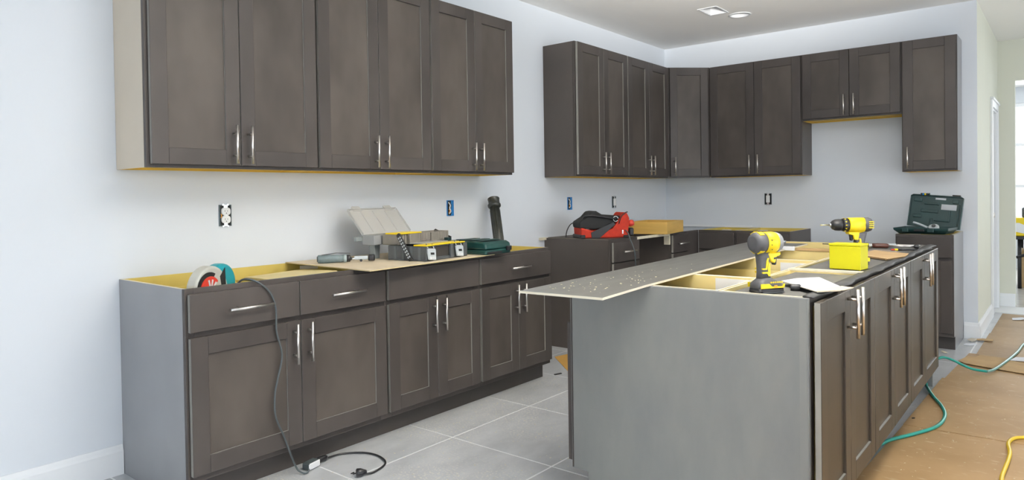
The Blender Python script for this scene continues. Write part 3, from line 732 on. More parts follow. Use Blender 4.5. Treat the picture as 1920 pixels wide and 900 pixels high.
# ------------------------------------------------------------------ far left counter: tool bag and drawer box
def tool_bag():
    r = thing('tool_bag', 'red and black canvas tool bag on the far left base cabinet', 'tool bag', (.415, 3.600, .8812), R(50))
    # local x along the bag, -y faces the camera side
    a, w = .19, .10
    b = MB(); b.prism([(-a, 0), (a, 0), (a+.006, .05), (a+.016, .150), (a-.005, .195), (a-.03, .200), (.06, .070), (-.10, .060), (-a-.004, .085)], 'y', -w, w, RED); b.build('bag_body', r, bevel=.012, bseg=2)
    b = MB(); b.prism([(-a-.012, .080), (-.09, .068), (.05, .080), (.125, .155), (.135, .172), (-.02, .185), (-.065, .212), (-.10, .208), (-.14, .165), (-a-.016, .125)], 'y', -w+.006, w-.006, mat('bag_black', (.018, .018, .018), .8, bump=.3, bscale=200)); b.build('bag_flap', r, bevel=.012, bseg=2)
    b = MB(); b.prism([(-.11, .0), (-.045, .0), (.085, .105), (.07, .125), (-.115, .045)], 'y', -w-.006, -w-.0008, BLK); b.build('front_strap', r, bevel=.002)
    b = MB(); b.box(-a-.01, -a+.03, -w-.006, w+.006, 0, .028, BLK).build('corner_guard', r, bevel=.005); MB().box(a-.04, a+.01, -w-.006, w+.006, 0, .02, BLK).build('corner_guard', r, bevel=.005)
    MB().tube([(.115, -w-.004, .110), (.13, -w-.01, .165), (.165, -w-.01, .195), (.185, -w-.004, .20)], .004, BLK).build('piping', r)
    q = MB(); q.tube([(.085+.020*math.cos(t*PI/6), -w-.010, .148+.020*math.sin(t*PI/6)) for t in range(12)], .003, CHROME, sub=2); q.build('ring', r)
    MB().tube([(-.16, -.05, .150), (-.15, -.10, .176), (-.05, -.108, .170), (.08, -.106, .150), (.11, -.05, .165)], .007, BLK).build('carry_handle', r)
    b = MB(); b.lathe([(.020, 0), (.026, .006), (.026, .03), (.018, .045)], (a+.020, -.055, .105), (.6, -.4, .2), REDP); b.build('orange_nozzle', r)
    b = MB(); b.box(a+.018, a+.055, -.085, -.03, .012, .075, BLK); b.build('side_pocket', r, bevel=.008)
    MB().box(.14, .150, -w-.003, -w-.0005, .03, .06, CHROME).build('buckle', r)
tool_bag()
MB_ = MB().tube([(.60, 3.665, .94), (.63, 3.652, .915), (.655, 3.645, .86), (.688, 3.642, .78), (.690, 3.655, .68), (.672, 3.70, .60), (.66, 3.74, .52), (.66, 3.76, .40), (.67, 3.74, .2), (.70, 3.72, .008), (.78, 3.70, .006)], .005, CORD)
tag(MB_.build('power_lead'), 'dark cord hanging from the red tool bag over the drawers', 'cord')
tag(MB().tube([(.285, 3.46, 1.01), (.245, 3.43, .99), (.215, 3.42, .94), (.20, 3.425, .885)], .004, BLK).build('thin_cable'), 'thin black cable arching left of the red tool bag', 'cord')

def drawer_box():
    # near side corners from (.36,4.145) to (.69,4.204)
    r = thing('drawer_box', 'loose yellow wooden drawer box on the corner cabinets', 'drawer box', (.36, 4.150, .8785), R(9))
    t = .013; L_, W_, h = .338, .50, .103
    for nm, q in (('front_board', (0, L_, 0, t)), ('rear_board', (0, L_, W_-t, W_)), ('side_board', (0, t, t, W_-t)), ('side_board', (L_-t, L_, t, W_-t))):
        b = MB().box(q[0], q[1], q[2], q[3], .0, h, PINE); b.build(nm, r, bevel=.001)
    MB().box(t, L_-t, t, W_-t, .012, .018, PINE).build('bottom_board', r)
    for x in (.03, .30): MB().box(x-.008, x+.008, .002, .03, -.0022, -.0003, BLK).build('pad', r)
drawer_box()

# ------------------------------------------------------------------ green tool case (open) on the right base cabinet
def open_case():
    r = thing('open_tool_case', 'open dark green tool case standing on the right base cabinet', 'tool case', (2.395, 5.205, .8765), R(-6))
    w = .183; dp = .28
    # bottom tray, tapered towards its base
    def ring(x, y0, y1, z): return [(-x, y0, z), (x, y0, z), (x, y1, z), (-x, y1, z)]
    vs = ring(w-.028, -.13+.02, dp-.15, 0)+ring(w, -.15, dp-.13, .030)+ring(w+.004, -.155, dp-.13, .048)+ring(w-.008, -.143, dp-.142, .048)+ring(w-.012, -.138, dp-.145, .016)
    fs = [(3, 2, 1, 0)]
    for k in range(4):
        for i in range(4): fs.append((k*4+i, k*4+(i+1) % 4, k*4+4+(i+1) % 4, k*4+4+i))
    fs.append((16, 17, 18, 19))
    MB().add(vs, fs, GREENC).build('case_tray', r, bevel=.004, bseg=2)
    q = MB()
    for x in (-.10, .07): q.box(x-.022, x+.022, -.164, -.1555, .016, .044, GREENC)
    q.box(-.04, .03, -.166, -.1575, .022, .040, BLK); q.build('tray_latches', r, bevel=.003)
    # lid: a shallow shell leaning back
    lh = .262; q = MB()
    lp = [(-w, .0), (w-.004, .0), (w+.002, lh-.03), (w-.02, lh), (-w+.020, lh), (-w-.0, lh-.03)]
    # handle opening and slot cut out by building the shell from strips
    q.box(-w, w, .018, .024, 0, .045, GREENC)
    q.box(-w, w, .018, .024, .045, .150, GREENC)
    q.box(-w, .035, .018, .024, .150, .195, GREENC); q.box(.140, w, .018, .024, .150, .195, GREENC)
    q.box(-w, w, .018, .024, .195, .228, GREENC)
    q.box(-w, -.012, .018, .024, .228, .244, GREENC); q.box(.062, w, .018, .024, .228, .244, GREENC)
    q.prism([(-w, .244), (w, .244), (w-.018, lh), (-w+.018, lh)], 'y', .018, .024, GREENC)
    lid = q.build('case_lid', r, loc=(.012, dp-.128, .040), rot=(R(-9), R(5), 0))
    q = MB()
    q.box(-w, -w+.008, 0, .0178, 0, .244, GREENC); q.box(w-.008, w, 0, .0178, 0, .244, GREENC)
    q.box(-w+.018, w-.018, 0, .0178, lh-.008, lh, GREENC); q.box(-w+.008, w-.008, 0, .0178, 0, .008, GREENC)
    q.prism([(-w, .244), (-w+.018, lh-.008), (-w+.018, lh), (-w, .250)], 'y', 0, .0178, GREENC); q.prism([(w, .244), (w, .250), (w-.018, lh), (w-.018, lh-.008)], 'y', 0, .0178, GREENC)
    q.build('lid_rim', lid, bevel=.001)
    q = MB()
    q.box(-.155, -.10, .004, .0178, .205, .235, GREENC); q.box(-.150, -.09, .006, .0178, .075, .10, GREENC)
    q.box(-.08, .02, .006, .0178, .185, .20, GREENC); q.box(.0, .10, .003, .0178, .055, .066, GREENC); q.box(.095, .105, .003, .0178, .055, .14, GREENC)
    q.box(-.03, -.012, .003, .0178, .02, .075, GREENC); q.box(.155, .162, .004, .0178, .03, .20, GREENC); q.box(-.10, .02, .008, .0178, .12, .145, GREENC)
    q.box(.11, .15, .008, .0178, .205, .235, GREENC)
    q.build('lid_mouldings', lid, bevel=.002)
    for x in (-.115, .105): MB().box(x, x+.055, -.006, .014, lh+.0003, lh+.010, BLK).build('lid_latch', lid, bevel=.002)
    # tube and clamp inside
    t1 = thing('grinder_handle', 'light grey handle rod resting in the open green tool case', 'tool', (2.395, 5.205, .8765), 0)
    MB().tube([(-.085, .02, .085), (-.04, .01, .07), (0, -.0, .052), (.015, -.005, .046)], .009, GREYL).build('rod', t1)
    t2 = thing('wheel_guard', 'grey round grinder guard lying in the open green tool case', 'tool', (2.395, 5.205, .8765), 0)
    q = MB(); q.lathe([(.034, 0), (.036, .004), (.036, .022), (.028, .026)], (.055, .01, .035), (0, -.6, .8), GREYL); q.build('guard', t2)
    MB().lathe([(.014, 0), (.014, .008)], (.055, -.008, .058), (0, -.6, .8), GREYP).build('hub', t2)
    t3 = thing('bit_holder', 'small coloured bit caps clipped on top of the open green case', 'bits', (2.375, 5.395, 1.178), 0)
    for i, m in enumerate((BLUE, YEL, BLK, GREENM)): MB().cyl((-.02+.014*i, 0, -.002), (-.02+.014*i, 0, .014), .006, m, 10).build('bit_cap', t3)
open_case()

# ------------------------------------------------------------------ power tools on the island
def tool_base(r, side=1):
    """battery foot shared by both tools; x forward, z up, foot bottom at 0"""
    b = MB(); b.loft([((.005, 0, .0), (.050, 0, 0), (0, .030, 0), 5), ((.005, 0, .004), (.054, 0, 0), (0, .034, 0), 5), ((.005, 0, .018), (.054, 0, 0), (0, .034, 0), 5)], BLK, seg=28); b.build('battery', r)
    for y in (-.0345, .0345): MB().box(-.04, .05, y-.001, y+.001, .003, .007, GREYP).build('battery_rail', r)
    b = MB(); b.loft([((.003, 0, .0185), (.051, 0, 0), (0, .033, 0), 5), ((.003, 0, .034), (.050, 0, 0), (0, .032, 0), 5), ((-.004, 0, .047), (.032, 0, 0), (0, .024, 0), 3), ((-.006, 0, .056), (.021, 0, 0), (0, .018, 0), 2.4)], TOOLG, seg=28); b.build('foot', r)
    q = MB()
    for s_ in (-1, 1):
        q.prism([(-.046, .020), (.050, .020), (.054, .034), (.048, .034), (.044, .026), (.0, .026), (-.012, .036), (-.046, .036)], 'y', s_*.0325, s_*.0350, YEL)
    q.build('foot_stripe', r)
    q = MB(); q.box(.008, .02, -.0362, -.0352, .022, .030, mat('orange_led', (.9, .4, .02), .4)); q.build('charge_button', r)
    q = MB()
    for i in range(6): q.box(-.006+.009*i, -.000+.009*i, -.0340, -.0322, .0375, .0425, YEL)
    q.build('foot_lettering', r)

def handle(r, zt, lean, yellow_front=True):
    """grip from the foot up to the motor, leaning by lean"""
    z0 = .052; secs = []
    def cx(z): return -.008+lean*(z-z0)
    for z, a, w in ((z0, .024, .0190), (z0+.02, .0215, .0185), (z0+.045, .0215, .0185), (z0+.07, .0245, .0190), (zt, .028, .020)):
        secs.append(((cx(z), 0, z), (a, 0, 0), (0, w, 0), 2.6))
    MB().loft(secs, TOOLG, seg=24).build('grip', r)
    q = MB()
    for s_ in (-1, 1):
        y0, y1 = s_*.0150, s_*.0200
        q.prism([(cx(.075)+.006, .060), (cx(.075)+.013, .060), (cx(.10)+.014, .098), (cx(.11)+.008, .112), (cx(.10)+.004, .090)], 'y', y0, y1, YEL)
        q.prism([(cx(.085)-.018, .083), (cx(.085)+.0, .083), (cx(.11)+.006, .112), (cx(.12)+.010, .124), (cx(.12)+.003, .124), (cx(.11)-.001, .115), (cx(.085)-.005, .088), (cx(.085)-.019, .088)], 'y', y0, s_*.0204, YEL)
        q.prism([(cx(.07)-.018, .070), (cx(.07)+.0, .070), (cx(.07)+.007, .060), (cx(.07)+.012, .063), (cx(.07)+.004, .0755), (cx(.07)-.019, .0755)], 'y', y0, s_*.0206, YEL)
    q.build('grip_stripes', r)

def impact_driver():
    r = thing('impact_driver', 'yellow and grey cordless impact driver standing on the near island top', 'power tool', (2.447, 1.283, .8717), R(58))
    tool_base(r); handle(r, .148, -.02)
    zc = .176
    q = MB(); q.lathe([(.022, -.052), (.031, -.049), (.0365, -.041), (.038, -.030), (.037, -.012)], (0, 0, zc), (1, 0, 0), TOOLG, 28); q.build('motor_cap', r)
    for a in (62, 118, 242, 298):
        q = MB(); t = R(a); q.box(-.040, -.022, -.010, .010, .0355, .0386, YEL, mtx=Matrix.Translation((0, 0, zc)) @ Matrix.Rotation(t-PI/2, 4, 'X')); q.build('vent', r)
    q = MB(); q.loft([((-.013, 0, zc), (0, .0375, 0), (0, 0, .0375), 2.3), ((.022, 0, zc), (0, .0375, 0), (0, 0, .0375), 2.2), ((.034, 0, zc), (0, .0365, 0), (0, 0, .0365), 2)], YEL, seg=28); q.build('yellow_body', r)
    q = MB(); q.lathe([(.0360, .0345), (.0355, .042), (.032, .053), (.022, .060), (.012, .064)], (0, 0, zc), (1, 0, 0), mat('nose_grey', (.24, .245, .25), .45), 28); q.build('nose_cone', r)
    MB().cyl((.064, 0, zc), (.086, 0, zc), .005, CHROME).build('bit_holder', r)
    q = MB(); q.prism([(-.006, .142), (.052, .142), (.050, .131), (.034, .126), (.030, .108), (.024, .104), (.010, .112), (-.004, .135)], 'y', -.0195, .0195, YEL); q.build('yellow_neck', r, bevel=.003)
    q = MB(); q.prism([(.031, .124), (.046, .126), (.043, .112), (.042, .098), (.034, .096), (.030, .106)], 'y', -.008, .008, BLK); q.build('trigger', r, bevel=.002)
    q = MB(); q.prism([(.020, .118), (.034, .120), (.034, .126), (.020, .124)], 'y', -.0202, .0202, BLK); q.build('direction_switch', r)
    MB().box(.046, .062, -.004, .004, .126, .131, BLK).build('lamp', r)
    q = MB(); q.box(-.008, .020, -.0378, -.0372, zc+.012, zc+.0128, BLK)
    for z in (-.022, -.006, .010): q.cyl((-.002, -.0375, zc+z), (-.002, -.039, zc+z), .0018, BLK, 8)
    q.build('screws', r)
impact_driver()

def drill():
    r = thing('cordless_drill', 'yellow and grey cordless drill standing behind the bright yellow box', 'power tool', (2.507, 2.345, .8802), R(216))
    tool_base(r); handle(r, .150, -.12)
    zc = .186
    q = MB(); q.lathe([(.018, -.070), (.029, -.064), (.033, -.052), (.033, -.030)], (0, 0, zc), (1, 0, 0), TOOLG, 28); q.build('motor_cap', r)
    for z in (-.013, -.004, .005, .014): MB().box(-.066, -.045, .026, .034, zc+z-.002, zc+z+.002, YEL).build('vent', r); MB().box(-.066, -.045, -.034, -.026, zc+z-.002, zc+z+.002, YEL).build('vent', r)
    q = MB(); q.loft([((-.031, 0, zc), (0, .0325, 0), (0, 0, .0335), 2.6), ((.030, 0, zc), (0, .031, 0), (0, 0, .033), 2.6), ((.036, 0, zc), (0, .029, 0), (0, 0, .031), 2.3)], YEL, seg=28); q.build('yellow_body', r)
    q = MB(); q.lathe([(.030, .0365), (.031, .050), (.028, .062)], (0, 0, zc), (1, 0, 0), BLK, 28); q.build('clutch_ring', r)
    q = MB()
    for i in range(12):
        a = 2*PI*i/12; q.box(.050, .056, -.002, .002, .0305, .0320, YEL, mtx=Matrix.Translation((0, 0, zc)) @ Matrix.Rotation(a, 4, 'X'))
    q.build('clutch_marks', r)
    q = MB(); q.lathe([(.0265, .0625), (.0275, .075), (.026, .092), (.020, .104), (.012, .110)], (0, 0, zc), (1, 0, 0), BLK, 28); q.build('chuck', r)
    MB().lathe([(.010, .110), (.005, .118)], (0, 0, zc), (1, 0, 0), CHROME).build('chuck_jaws', r)
    MB().cyl((.118, 0, zc), (.158, 0, zc), .0022, mat('brass_bit', (.75, .66, .30), .3, metal=1), 10).build('drill_bit', r)
    q = MB(); q.prism([(-.030, .154), (.040, .154), (.036, .143), (.018, .138), (.014, .118), (-.004, .116), (-.010, .150)], 'y', -.0195, .0195, YEL); q.build('yellow_neck', r, bevel=.003)
    q = MB(); q.prism([(.016, .140), (.030, .142), (.027, .128), (.026, .114), (.018, .112), (.014, .122)], 'y', -.008, .008, BLK); q.build('trigger', r, bevel=.002)
    MB().box(.008, .022, -.0165, .0165, .142, .147, BLK).build('direction_switch', r)
drill()

# yellow box
r = thing('yellow_box', 'bright yellow rectangular box on the island in front of the drill', 'box', (2.452, 2.108, .8802), R(-8))
MB().box(0, .128, 0, .085, .003, .104, YELB).build('box_body', r, bevel=.0015)
MB().box(-.002, .130, -.002, .087, .1045, .114, YELB).build('box_lid', r, bevel=.0015)
for x, y in ((.006, .006), (.122, .006), (.006, .079), (.122, .079)): MB().cyl((x, y, 0), (x, y, .0028), .004, YELB, 8).build('foot', r)

# black socket lying by the impact driver
tag(MB().lathe([(.011, 0), (.012, .003), (.012, .030), (.009, .034)], (2.50, 1.385, .8838), (.8, .3, 0), BLK).build('socket'), 'small black socket lying beside the impact driver foot', 'socket')
# white scrap
ws = thing('white_scrap', 'white sheet scrap with torn beige corner by the impact driver', 'sheet', (0, 0, 0), 0)
MB().prism([(2.431, 1.512), (2.614, 1.285), (2.670, 1.355), (2.640, 1.47), (2.515, 1.70), (2.455, 1.62)], 'z', .8865, .8895, RAW, capm=PAPERW).build('scrap_sheet', ws)
MB().prism([(2.614, 1.285), (2.680, 1.36), (2.692, 1.44), (2.650, 1.46), (2.60, 1.335)], 'z', .8897, .8912, MAS).build('torn_backing', ws)
# nail
nl = MB(); nl.cyl((2.560, 2.160, .8825), (2.598, 2.166, .8825), .0016, BLK, 8); nl.cyl((2.598, 2.166, .8825), (2.600, 2.1663, .8825), .004, BLK, 10)
tag(nl.build('nail'), 'black nail lying right of the bright yellow box', 'nail')
# cardboard scrap
cb = thing('cardboard_scrap', 'torn corrugated cardboard scrap with fluted edge on the island top', 'cardboard', (0, 0, 0))
cbp = [(2.405, 2.84), (2.500, 2.70), (2.585, 2.615), (2.628, 2.82), (2.615, 3.00), (2.52, 3.06), (2.43, 3.14)]
MB().prism(cbp, 'z', .8845, .8855, CARD).build('lower_liner', cb)
MB().prism([(x+.002, y+.004) for x, y in cbp], 'z', .8895, .8905, CARD).build('upper_liner', cb)
b = MB(); a = Vector((2.407, 2.842, 0)); c = Vector((2.583, 2.619, 0))
for i in range(22):
    p = a.lerp(c, i/21); b.cyl((p.x+.001, p.y+.006, .8856), (p.x+.004, p.y+.010, .8894), .0016, CARDE, 5)
    b.box(p.x+.002, p.x+.0035, p.y+.006, p.y+.2*(1 if i < 20 else .2), .8857, .8893, CARDE)
b.build('flutes', cb)
poly_slab('torn_paper', [(2.37, 3.02), (2.40, 2.92), (2.425, 3.16), (2.50, 3.10), (2.56, 3.16), (2.50, 3.30), (2.40, 3.34)], .8808, .8818, mat('grey_paper', (.26, .22, .19), .8, noise=.2), 'crumpled grey-brown paper behind the cardboard scrap', 'paper')
# hammer-like driver with brown grip
def brown_driver():
    a = Vector((2.318, 3.40, .8965)); c = Vector((2.590, 3.455, .8945)); d = (c-a).normalized(); r = thing('nut_driver', 'brown-handled driver with steel shaft and round tip on the island', 'hand tool', (0, 0, 0))
    ln = (c-a).length
    MB().lathe([(.009, 0), (.015, .008), (.016, .028), (.013, .034)], a, d, BLK, 16).build('butt', r)
    for t in (.036, .044): MB().lathe([(.0145, 0), (.0150, .003), (.0145, .006)], a+d*t, d, CHROME, 16).build('ring', r)
    MB().lathe([(.0135, 0), (.0145, .02), (.0140, .075), (.010, .085)], a+d*.051, d, BROWN, 16).build('grip', r)
    MB().lathe([(.005, 0), (.0045, ln-.15)], a+d*.136, d, STEEL, 12).build('shaft', r)
    MB().lathe([(.008, 0), (.012, .004), (.013, .018), (.009, .024)], c-d*.016, d, BLK, 16).build('tip', r)
brown_driver()
pl = thing('clamp', 'grey metal clamp lying behind the brown-handled driver', 'hand tool', (0, 0, 0))
MB().box(-.055, .035, -.012, .012, 0, .022, GREYL).build('jaw_block', pl, bevel=.004, loc=(2.440, 3.52, .8806), rot=(0, 0, R(20)))
MB().tube([(2.475, 3.535, .895), (2.53, 3.56, .893), (2.58, 3.62, .889)], .005, STEEL).build('arm', pl)
MB().tube([(2.392, 3.497, .893), (2.365, 3.49, .897), (2.345, 3.50, .895)], .007, mat('olive_grip', (.25, .19, .07), .5)).build('tip', pl)
mk = thing('marker', 'thin black marker with yellow end before the brown-handled driver', 'marker', (0, 0, 0))
MB().cyl((2.505, 3.275, .8862), (2.520, 3.285, .8862), .0062, YEL, 12).build('yellow_end', mk)
MB().cyl((2.520, 3.285, .8862), (2.605, 3.335, .8862), .006, BLK, 12, .0045).build('barrel', mk)
MB().lathe([(.004, 0), (.0045, .02)], (2.491, 3.267, .8862), (.85, .5, 0), REDP, 10).build('red_tip', mk)
tag(MB().tube([(2.455, 3.20, .884), (2.475, 3.08, .884), (2.480, 3.05, .884), (2.50, 3.055, .884), (2.545, 3.085, .884)], .0022, BLK, sub=3).build('hex_key'), 'black L-shaped hex key near the far end of the island', 'hex key')
tag(MB().tube([(2.05, 3.60, .884), (2.25, 3.50, .886), (2.33, 3.46, .885)], .003, GREYP).build('wire_piece'), 'thin grey wire at the far left of the island top', 'wire')

# ------------------------------------------------------------------ wall outlets
def ears(b, s_):
    for k in (-1, 0, 1): b.cyl((-.006, k*.011, s_*.052), (-.001, k*.011, s_*.052), .0045, CHROME, 10)
def outlet(label, loc, rz, style):
    """local frame: wall at y=0, room towards -y, x across"""
    r = thing('outlet' if style != 'blue' else 'junction_box', label, 'outlet', loc, rz, None)
    BXM = BLUE if style == 'blue' else mat('box_grey', (.10, .13, .14), .4, metal=.4)
    w, h = .029, .050
    b = MB(); b.box(-w, w, -.004, -.0005, -h, h, DARK); b.build('opening', r)
    b = MB(); t = .004
    b.box(-w-t, -w, -.007, -.0006, -h, h, BXM); b.box(w, w+t, -.007, -.0006, -h, h, BXM)
    b.box(-w-t, w+t, -.007, -.0006, h, h+t, BXM); b.box(-w-t, w+t, -.007, -.0006, -h-t, -h, BXM)
    if style == 'blue': b.box(.006, w, -.0055, -.0042, -h, h, BLUE)
    b.build('box_rim', r)
    if style == 'blue':
        MB().tube([(-.022, -.008, .04), (-.010, -.014, .02), (-.020, -.018, 0), (-.006, -.014, -.022), (-.016, -.008, -.04)], .004, WHITE).build('white_wire', r)
        MB().tube([(-.012, -.008, .042), (.0, -.012, .02), (-.010, -.014, -.005), (.002, -.010, -.038)], .0035, BLK).build('black_wire', r)
        MB().tube([(-.020, -.008, -.01), (-.012, -.016, -.018), (-.022, -.010, -.030)], .003, mat('copper', (.7, .35, .1), .3, metal=1)).build('copper_wire', r)
    else:
        if style == 'duplex':
            b = MB()
            for s_ in (-1, 1):
                pts = [(.0235*math.copysign(abs(math.cos(t*PI/10))**.7, math.cos(t*PI/10)), s_*.0205+.0195*math.copysign(abs(math.sin(t*PI/10))**.7, math.sin(t*PI/10))) for t in range(20)]
                b.prism(pts, 'y', -.016, -.0045, WHITE)
            b.box(-.012, .012, -.0150, -.0045, -.012, .012, WHITE); b.build('receptacle', r, bevel=.001)
            q = MB()
            for s_ in (-1, 1):
                q.box(-.0085, -.0065, -.0165, -.0161, s_*.0205-.002, s_*.0205+.006, DARK); q.box(.0055, .0075, -.0165, -.0161, s_*.0205-.001, s_*.0205+.005, DARK)
                q.cyl((0, -.0161, s_*.0205-.009), (0, -.0166, s_*.0205-.009), .0025, DARK, 8)
            q.cyl((0, -.0151, 0), (0, -.0158, 0), .002, CHROME, 8); q.build('slots', r)
            MB().tube([(-.0245, -.006, .008), (-.0225, -.010, .0), (-.0245, -.006, -.012)], .003, mat('copper', (.7, .35, .1), .3, metal=1)).build('terminal', r)
        else:
            b = MB().box(-.0165, .0165, -.016, -.0045, -.034, .034, WHITE); b.build('receptacle', r, bevel=.002)
            q = MB().box(-.008, .008, -.0185, -.0162, -.014, .014, WHITE); q.build('rocker', r, bevel=.001)
        b = MB()
        for s_ in (-1, 1):
            b.box(-.010, .010, -.010, -.0075, s_*.042-.010 if s_ > 0 else -.054, .054 if s_ > 0 else -.032, CHROME)
            for k in (-1, 1): b.cyl((k*.013, -.009, s_*.054), (k*.013, -.0065, s_*.054), .005, CHROME, 10)
        b.build('mounting_strap', r)
    return r
outlet('white duplex outlet without cover plate above nearest base cabinet', (0, .625, 1.147), R(90), 'duplex')
outlet('open blue junction box with loose wires above the green case', (0, 2.291, 1.145), R(90), 'blue')
outlet('open blue junction box with loose wires above the red tool bag', (0, 3.787, 1.149), R(90), 'blue')
outlet('bare white switch on left wall above the wooden drawer box', (0, 4.540, 1.148), R(90), 'switch')
outlet('bare white switch on the back wall above the open corner cabinets', (1.052, D, 1.153), 0, 'switch')

# ------------------------------------------------------------------ ceiling fittings
r = thing('ceiling_box', 'square white recessed box fitting in the ceiling', 'ceiling fitting', (0, 0, ZC))
x0, x1, y0, y1 = SQ; b = MB(); f = .012
b.box(x0-f, x1+f, y0-f, y0, -.004, -.0005, TRIM); b.box(x0-f, x1+f, y1, y1+f, -.004, -.0005, TRIM); b.box(x0-f, x0, y0, y1, -.004, -.0005, TRIM); b.box(x1, x1+f, y0, y1, -.004, -.0005, TRIM)
b.build('flange', r)
b = MB(); b.box(x0+.001, x0+.004, y0+.001, y1-.001, 0, .09, TRIM); b.box(x1-.004, x1-.001, y0+.001, y1-.001, 0, .09, TRIM)
b.box(x0+.004, x1-.004, y0+.001, y0+.004, 0, .09, TRIM); b.box(x0+.004, x1-.004, y1-.004, y1-.001, 0, .09, TRIM); b.box(x0+.001, x1-.001, y0+.001, y1-.001, .09, .094, TRIM)
b.build('housing', r)
MB().box(x0+.02, x0+.05, y0+.03, y0+.07, .045, .0895, BLK).build('connector', r)
r = thing('recessed_downlight', 'round white recessed downlight can in the ceiling, unlit', 'ceiling light', (RC[0], RC[1], ZC))
MB().lathe([(.073, .0), (.088, -.001), (.092, -.004), (.088, -.006), (.074, -.005), (.0725, .0), (.066, .03), (.064, .085)], (0, 0, 0), (0, 0, 1), TRIM, 32, caps=False).build('trim_ring', r)
MB().lathe([(.064, .085), (.064, .088)], (0, 0, 0), (0, 0, 1), GREYL, 32).build('lamp_disc', r)

# ------------------------------------------------------------------ paper floor cover, cardboard, hoses
def paper(pts, z, lab):
    b = MB(); b.prism(pts, 'z', z, z+.0016, KRAFT); return tag(b.build('floor_paper'), lab, 'floor paper', 'kraft paper sheets covering the floor')
paper([(2.50, -3.2), (4.3, -3.2), (4.3, 1.98), (2.545, 1.92)], .0008, 'brown kraft floor paper nearest camera, right of the island end')
paper([(2.56, 1.90), (4.3, 1.96), (4.3, 3.02), (2.60, 2.96)], .003, 'second brown kraft floor paper, under the yellow cord bend')
paper([(2.598, 2.93), (4.3, 2.99), (4.3, 4.02), (2.63, 4.10)], .0052, 'third brown kraft floor paper, under the bend of the green hose')
paper([(2.640, 4.05), (4.3, 3.98), (4.3, 4.95), (2.690, 5.02)], .003, 'fourth brown kraft floor paper, partly under the loose cardboard')
paper([(2.735, 4.98), (4.3, 4.90), (4.3, 5.90), (2.745, 5.96)], .0052, 'fifth brown kraft floor paper, at the corner of the hall wall')
paper([(2.75, 5.93), (4.3, 5.86), (4.3, 7.10), (2.762, 7.18)], .0008, 'farthest brown kraft floor paper, before the hall doorway')
b = MB(); b.prism([(2.660, 4.66), (2.700, 4.60), (2.860, 4.545), (3.25, 4.44), (3.36, 4.80), (2.70, 4.86)], 'z', .0108, .0150, CARD)
b.prism([(2.72, 4.74), (3.30, 4.60), (3.34, 4.90), (2.76, 4.97)], 'z', .0072, .0104, CARD)
tag(b.build('loose_cardboard'), 'loose folded cardboard lying on the floor paper under the green hose', 'cardboard')
hz = .022
hA = thing('air_hose', 'teal green air hose arching past the island end onto the floor', 'hose', (0, 0, 0))
MB().tube([(2.40, 4.00, .012), (2.52, 4.10, .03), (2.575, 4.20, .085), (2.615, 4.24, .110), (2.66, 4.30, .09), (2.72, 4.33, .055), (2.775, 4.35, .032), (2.842, 4.375, .0235)], .0085, HOSE).build('hose', hA)
MB().tube([(2.842, 4.375, .0235), (2.877, 4.47, .0235), (2.925, 4.80, .0235), (2.965, 5.20, .017), (2.995, 5.60, .016), (3.10, 5.95, .016)], .0085, HOSEB).build('hose_far_run', hA)
hB = tag(MB().tube([(2.48, 3.98, .009), (2.560, 3.95, .012), (2.586, 3.787, .0155), (2.651, 3.555, .0155), (2.71, 3.383, .0155), (2.746, 3.222, .0155), (2.751, 3.061, .0155), (2.727, 2.918, .0155), (2.662, 2.76, .014), (2.595, 2.614, .014), (2.555, 2.49, .010), (2.50, 2.42, .009)], .0085, HOSE).build('hose_loop'), 'teal green hose loop coming out from under the island doors', 'hose')
tag(MB().tube([(3.35, 3.22, .0155), (3.20, 3.10, .0155), (3.087, 3.03, .0155), (3.049, 2.985, .0150), (3.034, 2.897, .0135), (3.047, 2.761, .0135), (3.047, 2.641, .0135), (3.041, 2.485, .0135), (3.039, 2.385, .0135), (3.05, 2.2, .0135), (3.1, 1.9, .0115), (3.3, 1.5, .0115)], .0085, YCORD).build('extension_lead'), 'thick yellow cord curving over the floor paper at lower right', 'cord')
# floor litter
b = MB(); rnd = random.Random(11)
def chip(b, x, y, z, s_, m):
    b.box(-s_, s_, -s_*.4, s_*.4, 0, max(.0008, s_*.3), m, mtx=Matrix.Translation((x, y, z)) @ Matrix.Rotation(rnd.uniform(0, 3.14), 4, 'Z'))
for i in range(260):
    x = rnd.uniform(.6, 1.66); y = rnd.uniform(.6, 2.7); chip(b, x, y, .0003, rnd.uniform(.0014, .0042), SHAV)
o = b.build('sawdust_chips'); o['kind'] = 'stuff'; tag(o, 'pale sawdust chips scattered over the tiles between cabinets and island', 'sawdust')
b = MB()
for i in range(170):
    x = rnd.uniform(2.66, 3.4); y = rnd.uniform(2.1, 4.4); chip(b, x, y, .0078, rnd.uniform(.0012, .004), SHAV)
o = b.build('floor_chips'); o['kind'] = 'stuff'; tag(o, 'small pale wood chips scattered over the brown floor paper', 'wood chips')
def scrap(nm, lab, x, y, z, s_, rz, m, cat='paper'):
    pts = [(-s_, -s_*.4), (-s_*.2, -s_*.6), (s_, -s_*.2), (s_*.7, s_*.45), (-s_*.5, s_*.5)]
    b = MB(); b.prism(pts, 'z', 0, .004, m); tag(b.build(nm, loc=(x, y, z), rot=(R(3), R(-4), rz)), lab, cat)
scrap('paper_scrap', 'white paper scrap by the wall corner, beside the green hose', 2.668, 5.33, .012, .045, .3, PAPERW)
scrap('paper_scrap', 'crumpled beige wrapper leaning at the foot of the wall corner', 2.665, 5.52, .014, .05, 1.2, mat('beige_paper', (.62, .56, .46), .8))
scrap('paper_scrap', 'white paper strip lying on the cardboard at right edge', 3.02, 4.93, .021, .09, .2, PAPERW)
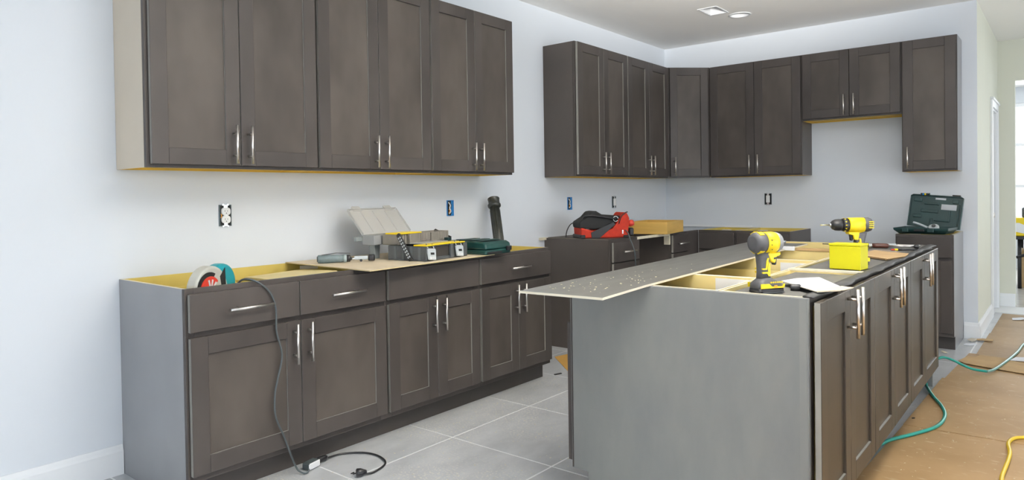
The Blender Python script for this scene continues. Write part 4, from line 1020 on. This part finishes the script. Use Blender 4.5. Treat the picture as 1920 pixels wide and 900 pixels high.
scrap('paper_scrap', 'crumpled white paper on the hall floor paper', 2.90, 6.85, .012, .07, .6, PAPERW)
scrap('wood_offcut', 'small pale wood offcut on tiles before the right base cabinet', 2.545, 4.93, .008, .025, 2.2, RAW, 'offcut')
scrap('wood_offcut', 'thin brown wood sliver at the foot of the hall wall', 2.74, 5.58, .013, .07, -.5, CARD, 'offcut')
scrap('wood_offcut', 'tiny dark offcut on tiles beside the island doors', 2.625, 3.05, .012, .008, .4, BLK, 'offcut')
tag(MB().box(-.03, .03, -.006, .006, 0, .006, BLK).build('dark_stick', loc=(.60, 2.70, .0006), rot=(0, 0, R(75))), 'dark stick on the tiles at the far foot of left cabinets', 'stick')
tag(MB().prism([(.30, 3.10), (.62, 2.80), (.85, 3.3), (.70, 3.6), (.36, 3.38)], 'z', .0008, .004, mat('orange_card', (.60, .34, .08), .8)).build('floor_card'), 'orange-brown card on tiles between the left cabinets and island', 'cardboard')

# ------------------------------------------------------------------ far room contents
r = thing('work_table', 'yellow site table with dark rim in the bright far room', 'table', (3.1, 9.6, 0))
MB().box(-.36, .5, -.3, .35, .64, .86, YEL).build('table_body', r, bevel=.01)
MB().box(-.37, .51, -.31, .36, .60, .6395, BLK).build('table_rim', r, bevel=.004)
MB().prism([(-.36, .70), (-.20, .66), (-.02, .66), (-.30, .80), (-.36, .80)], 'y', -.306, -.301, WHITE).build('white_stripe', r)
for x, y in ((-.30, -.25), (.42, -.25), (-.30, .28), (.42, .28)): MB().cyl((x, y, .005), (x, y, .60), .02, BLK).build('leg', r)
MB().cyl((-.33, -.27, .38), (.15, -.27, .58), .018, BLK).build('brace', r)
r = thing('cardboard_box', 'brown cardboard box under the yellow site table in far room', 'box', (3.05, 9.7, .0045), .1)
MB().box(-.28, .22, -.22, .12, 0, .46, CARD).build('box_body', r, bevel=.004)
tag(MB().box(-.06, .06, -.05, .05, 0, .12, GREYP).build('small_speaker', bevel=.01, loc=(2.88, 9.5, .8605)), 'small dark grey block standing on the yellow site table', 'box')
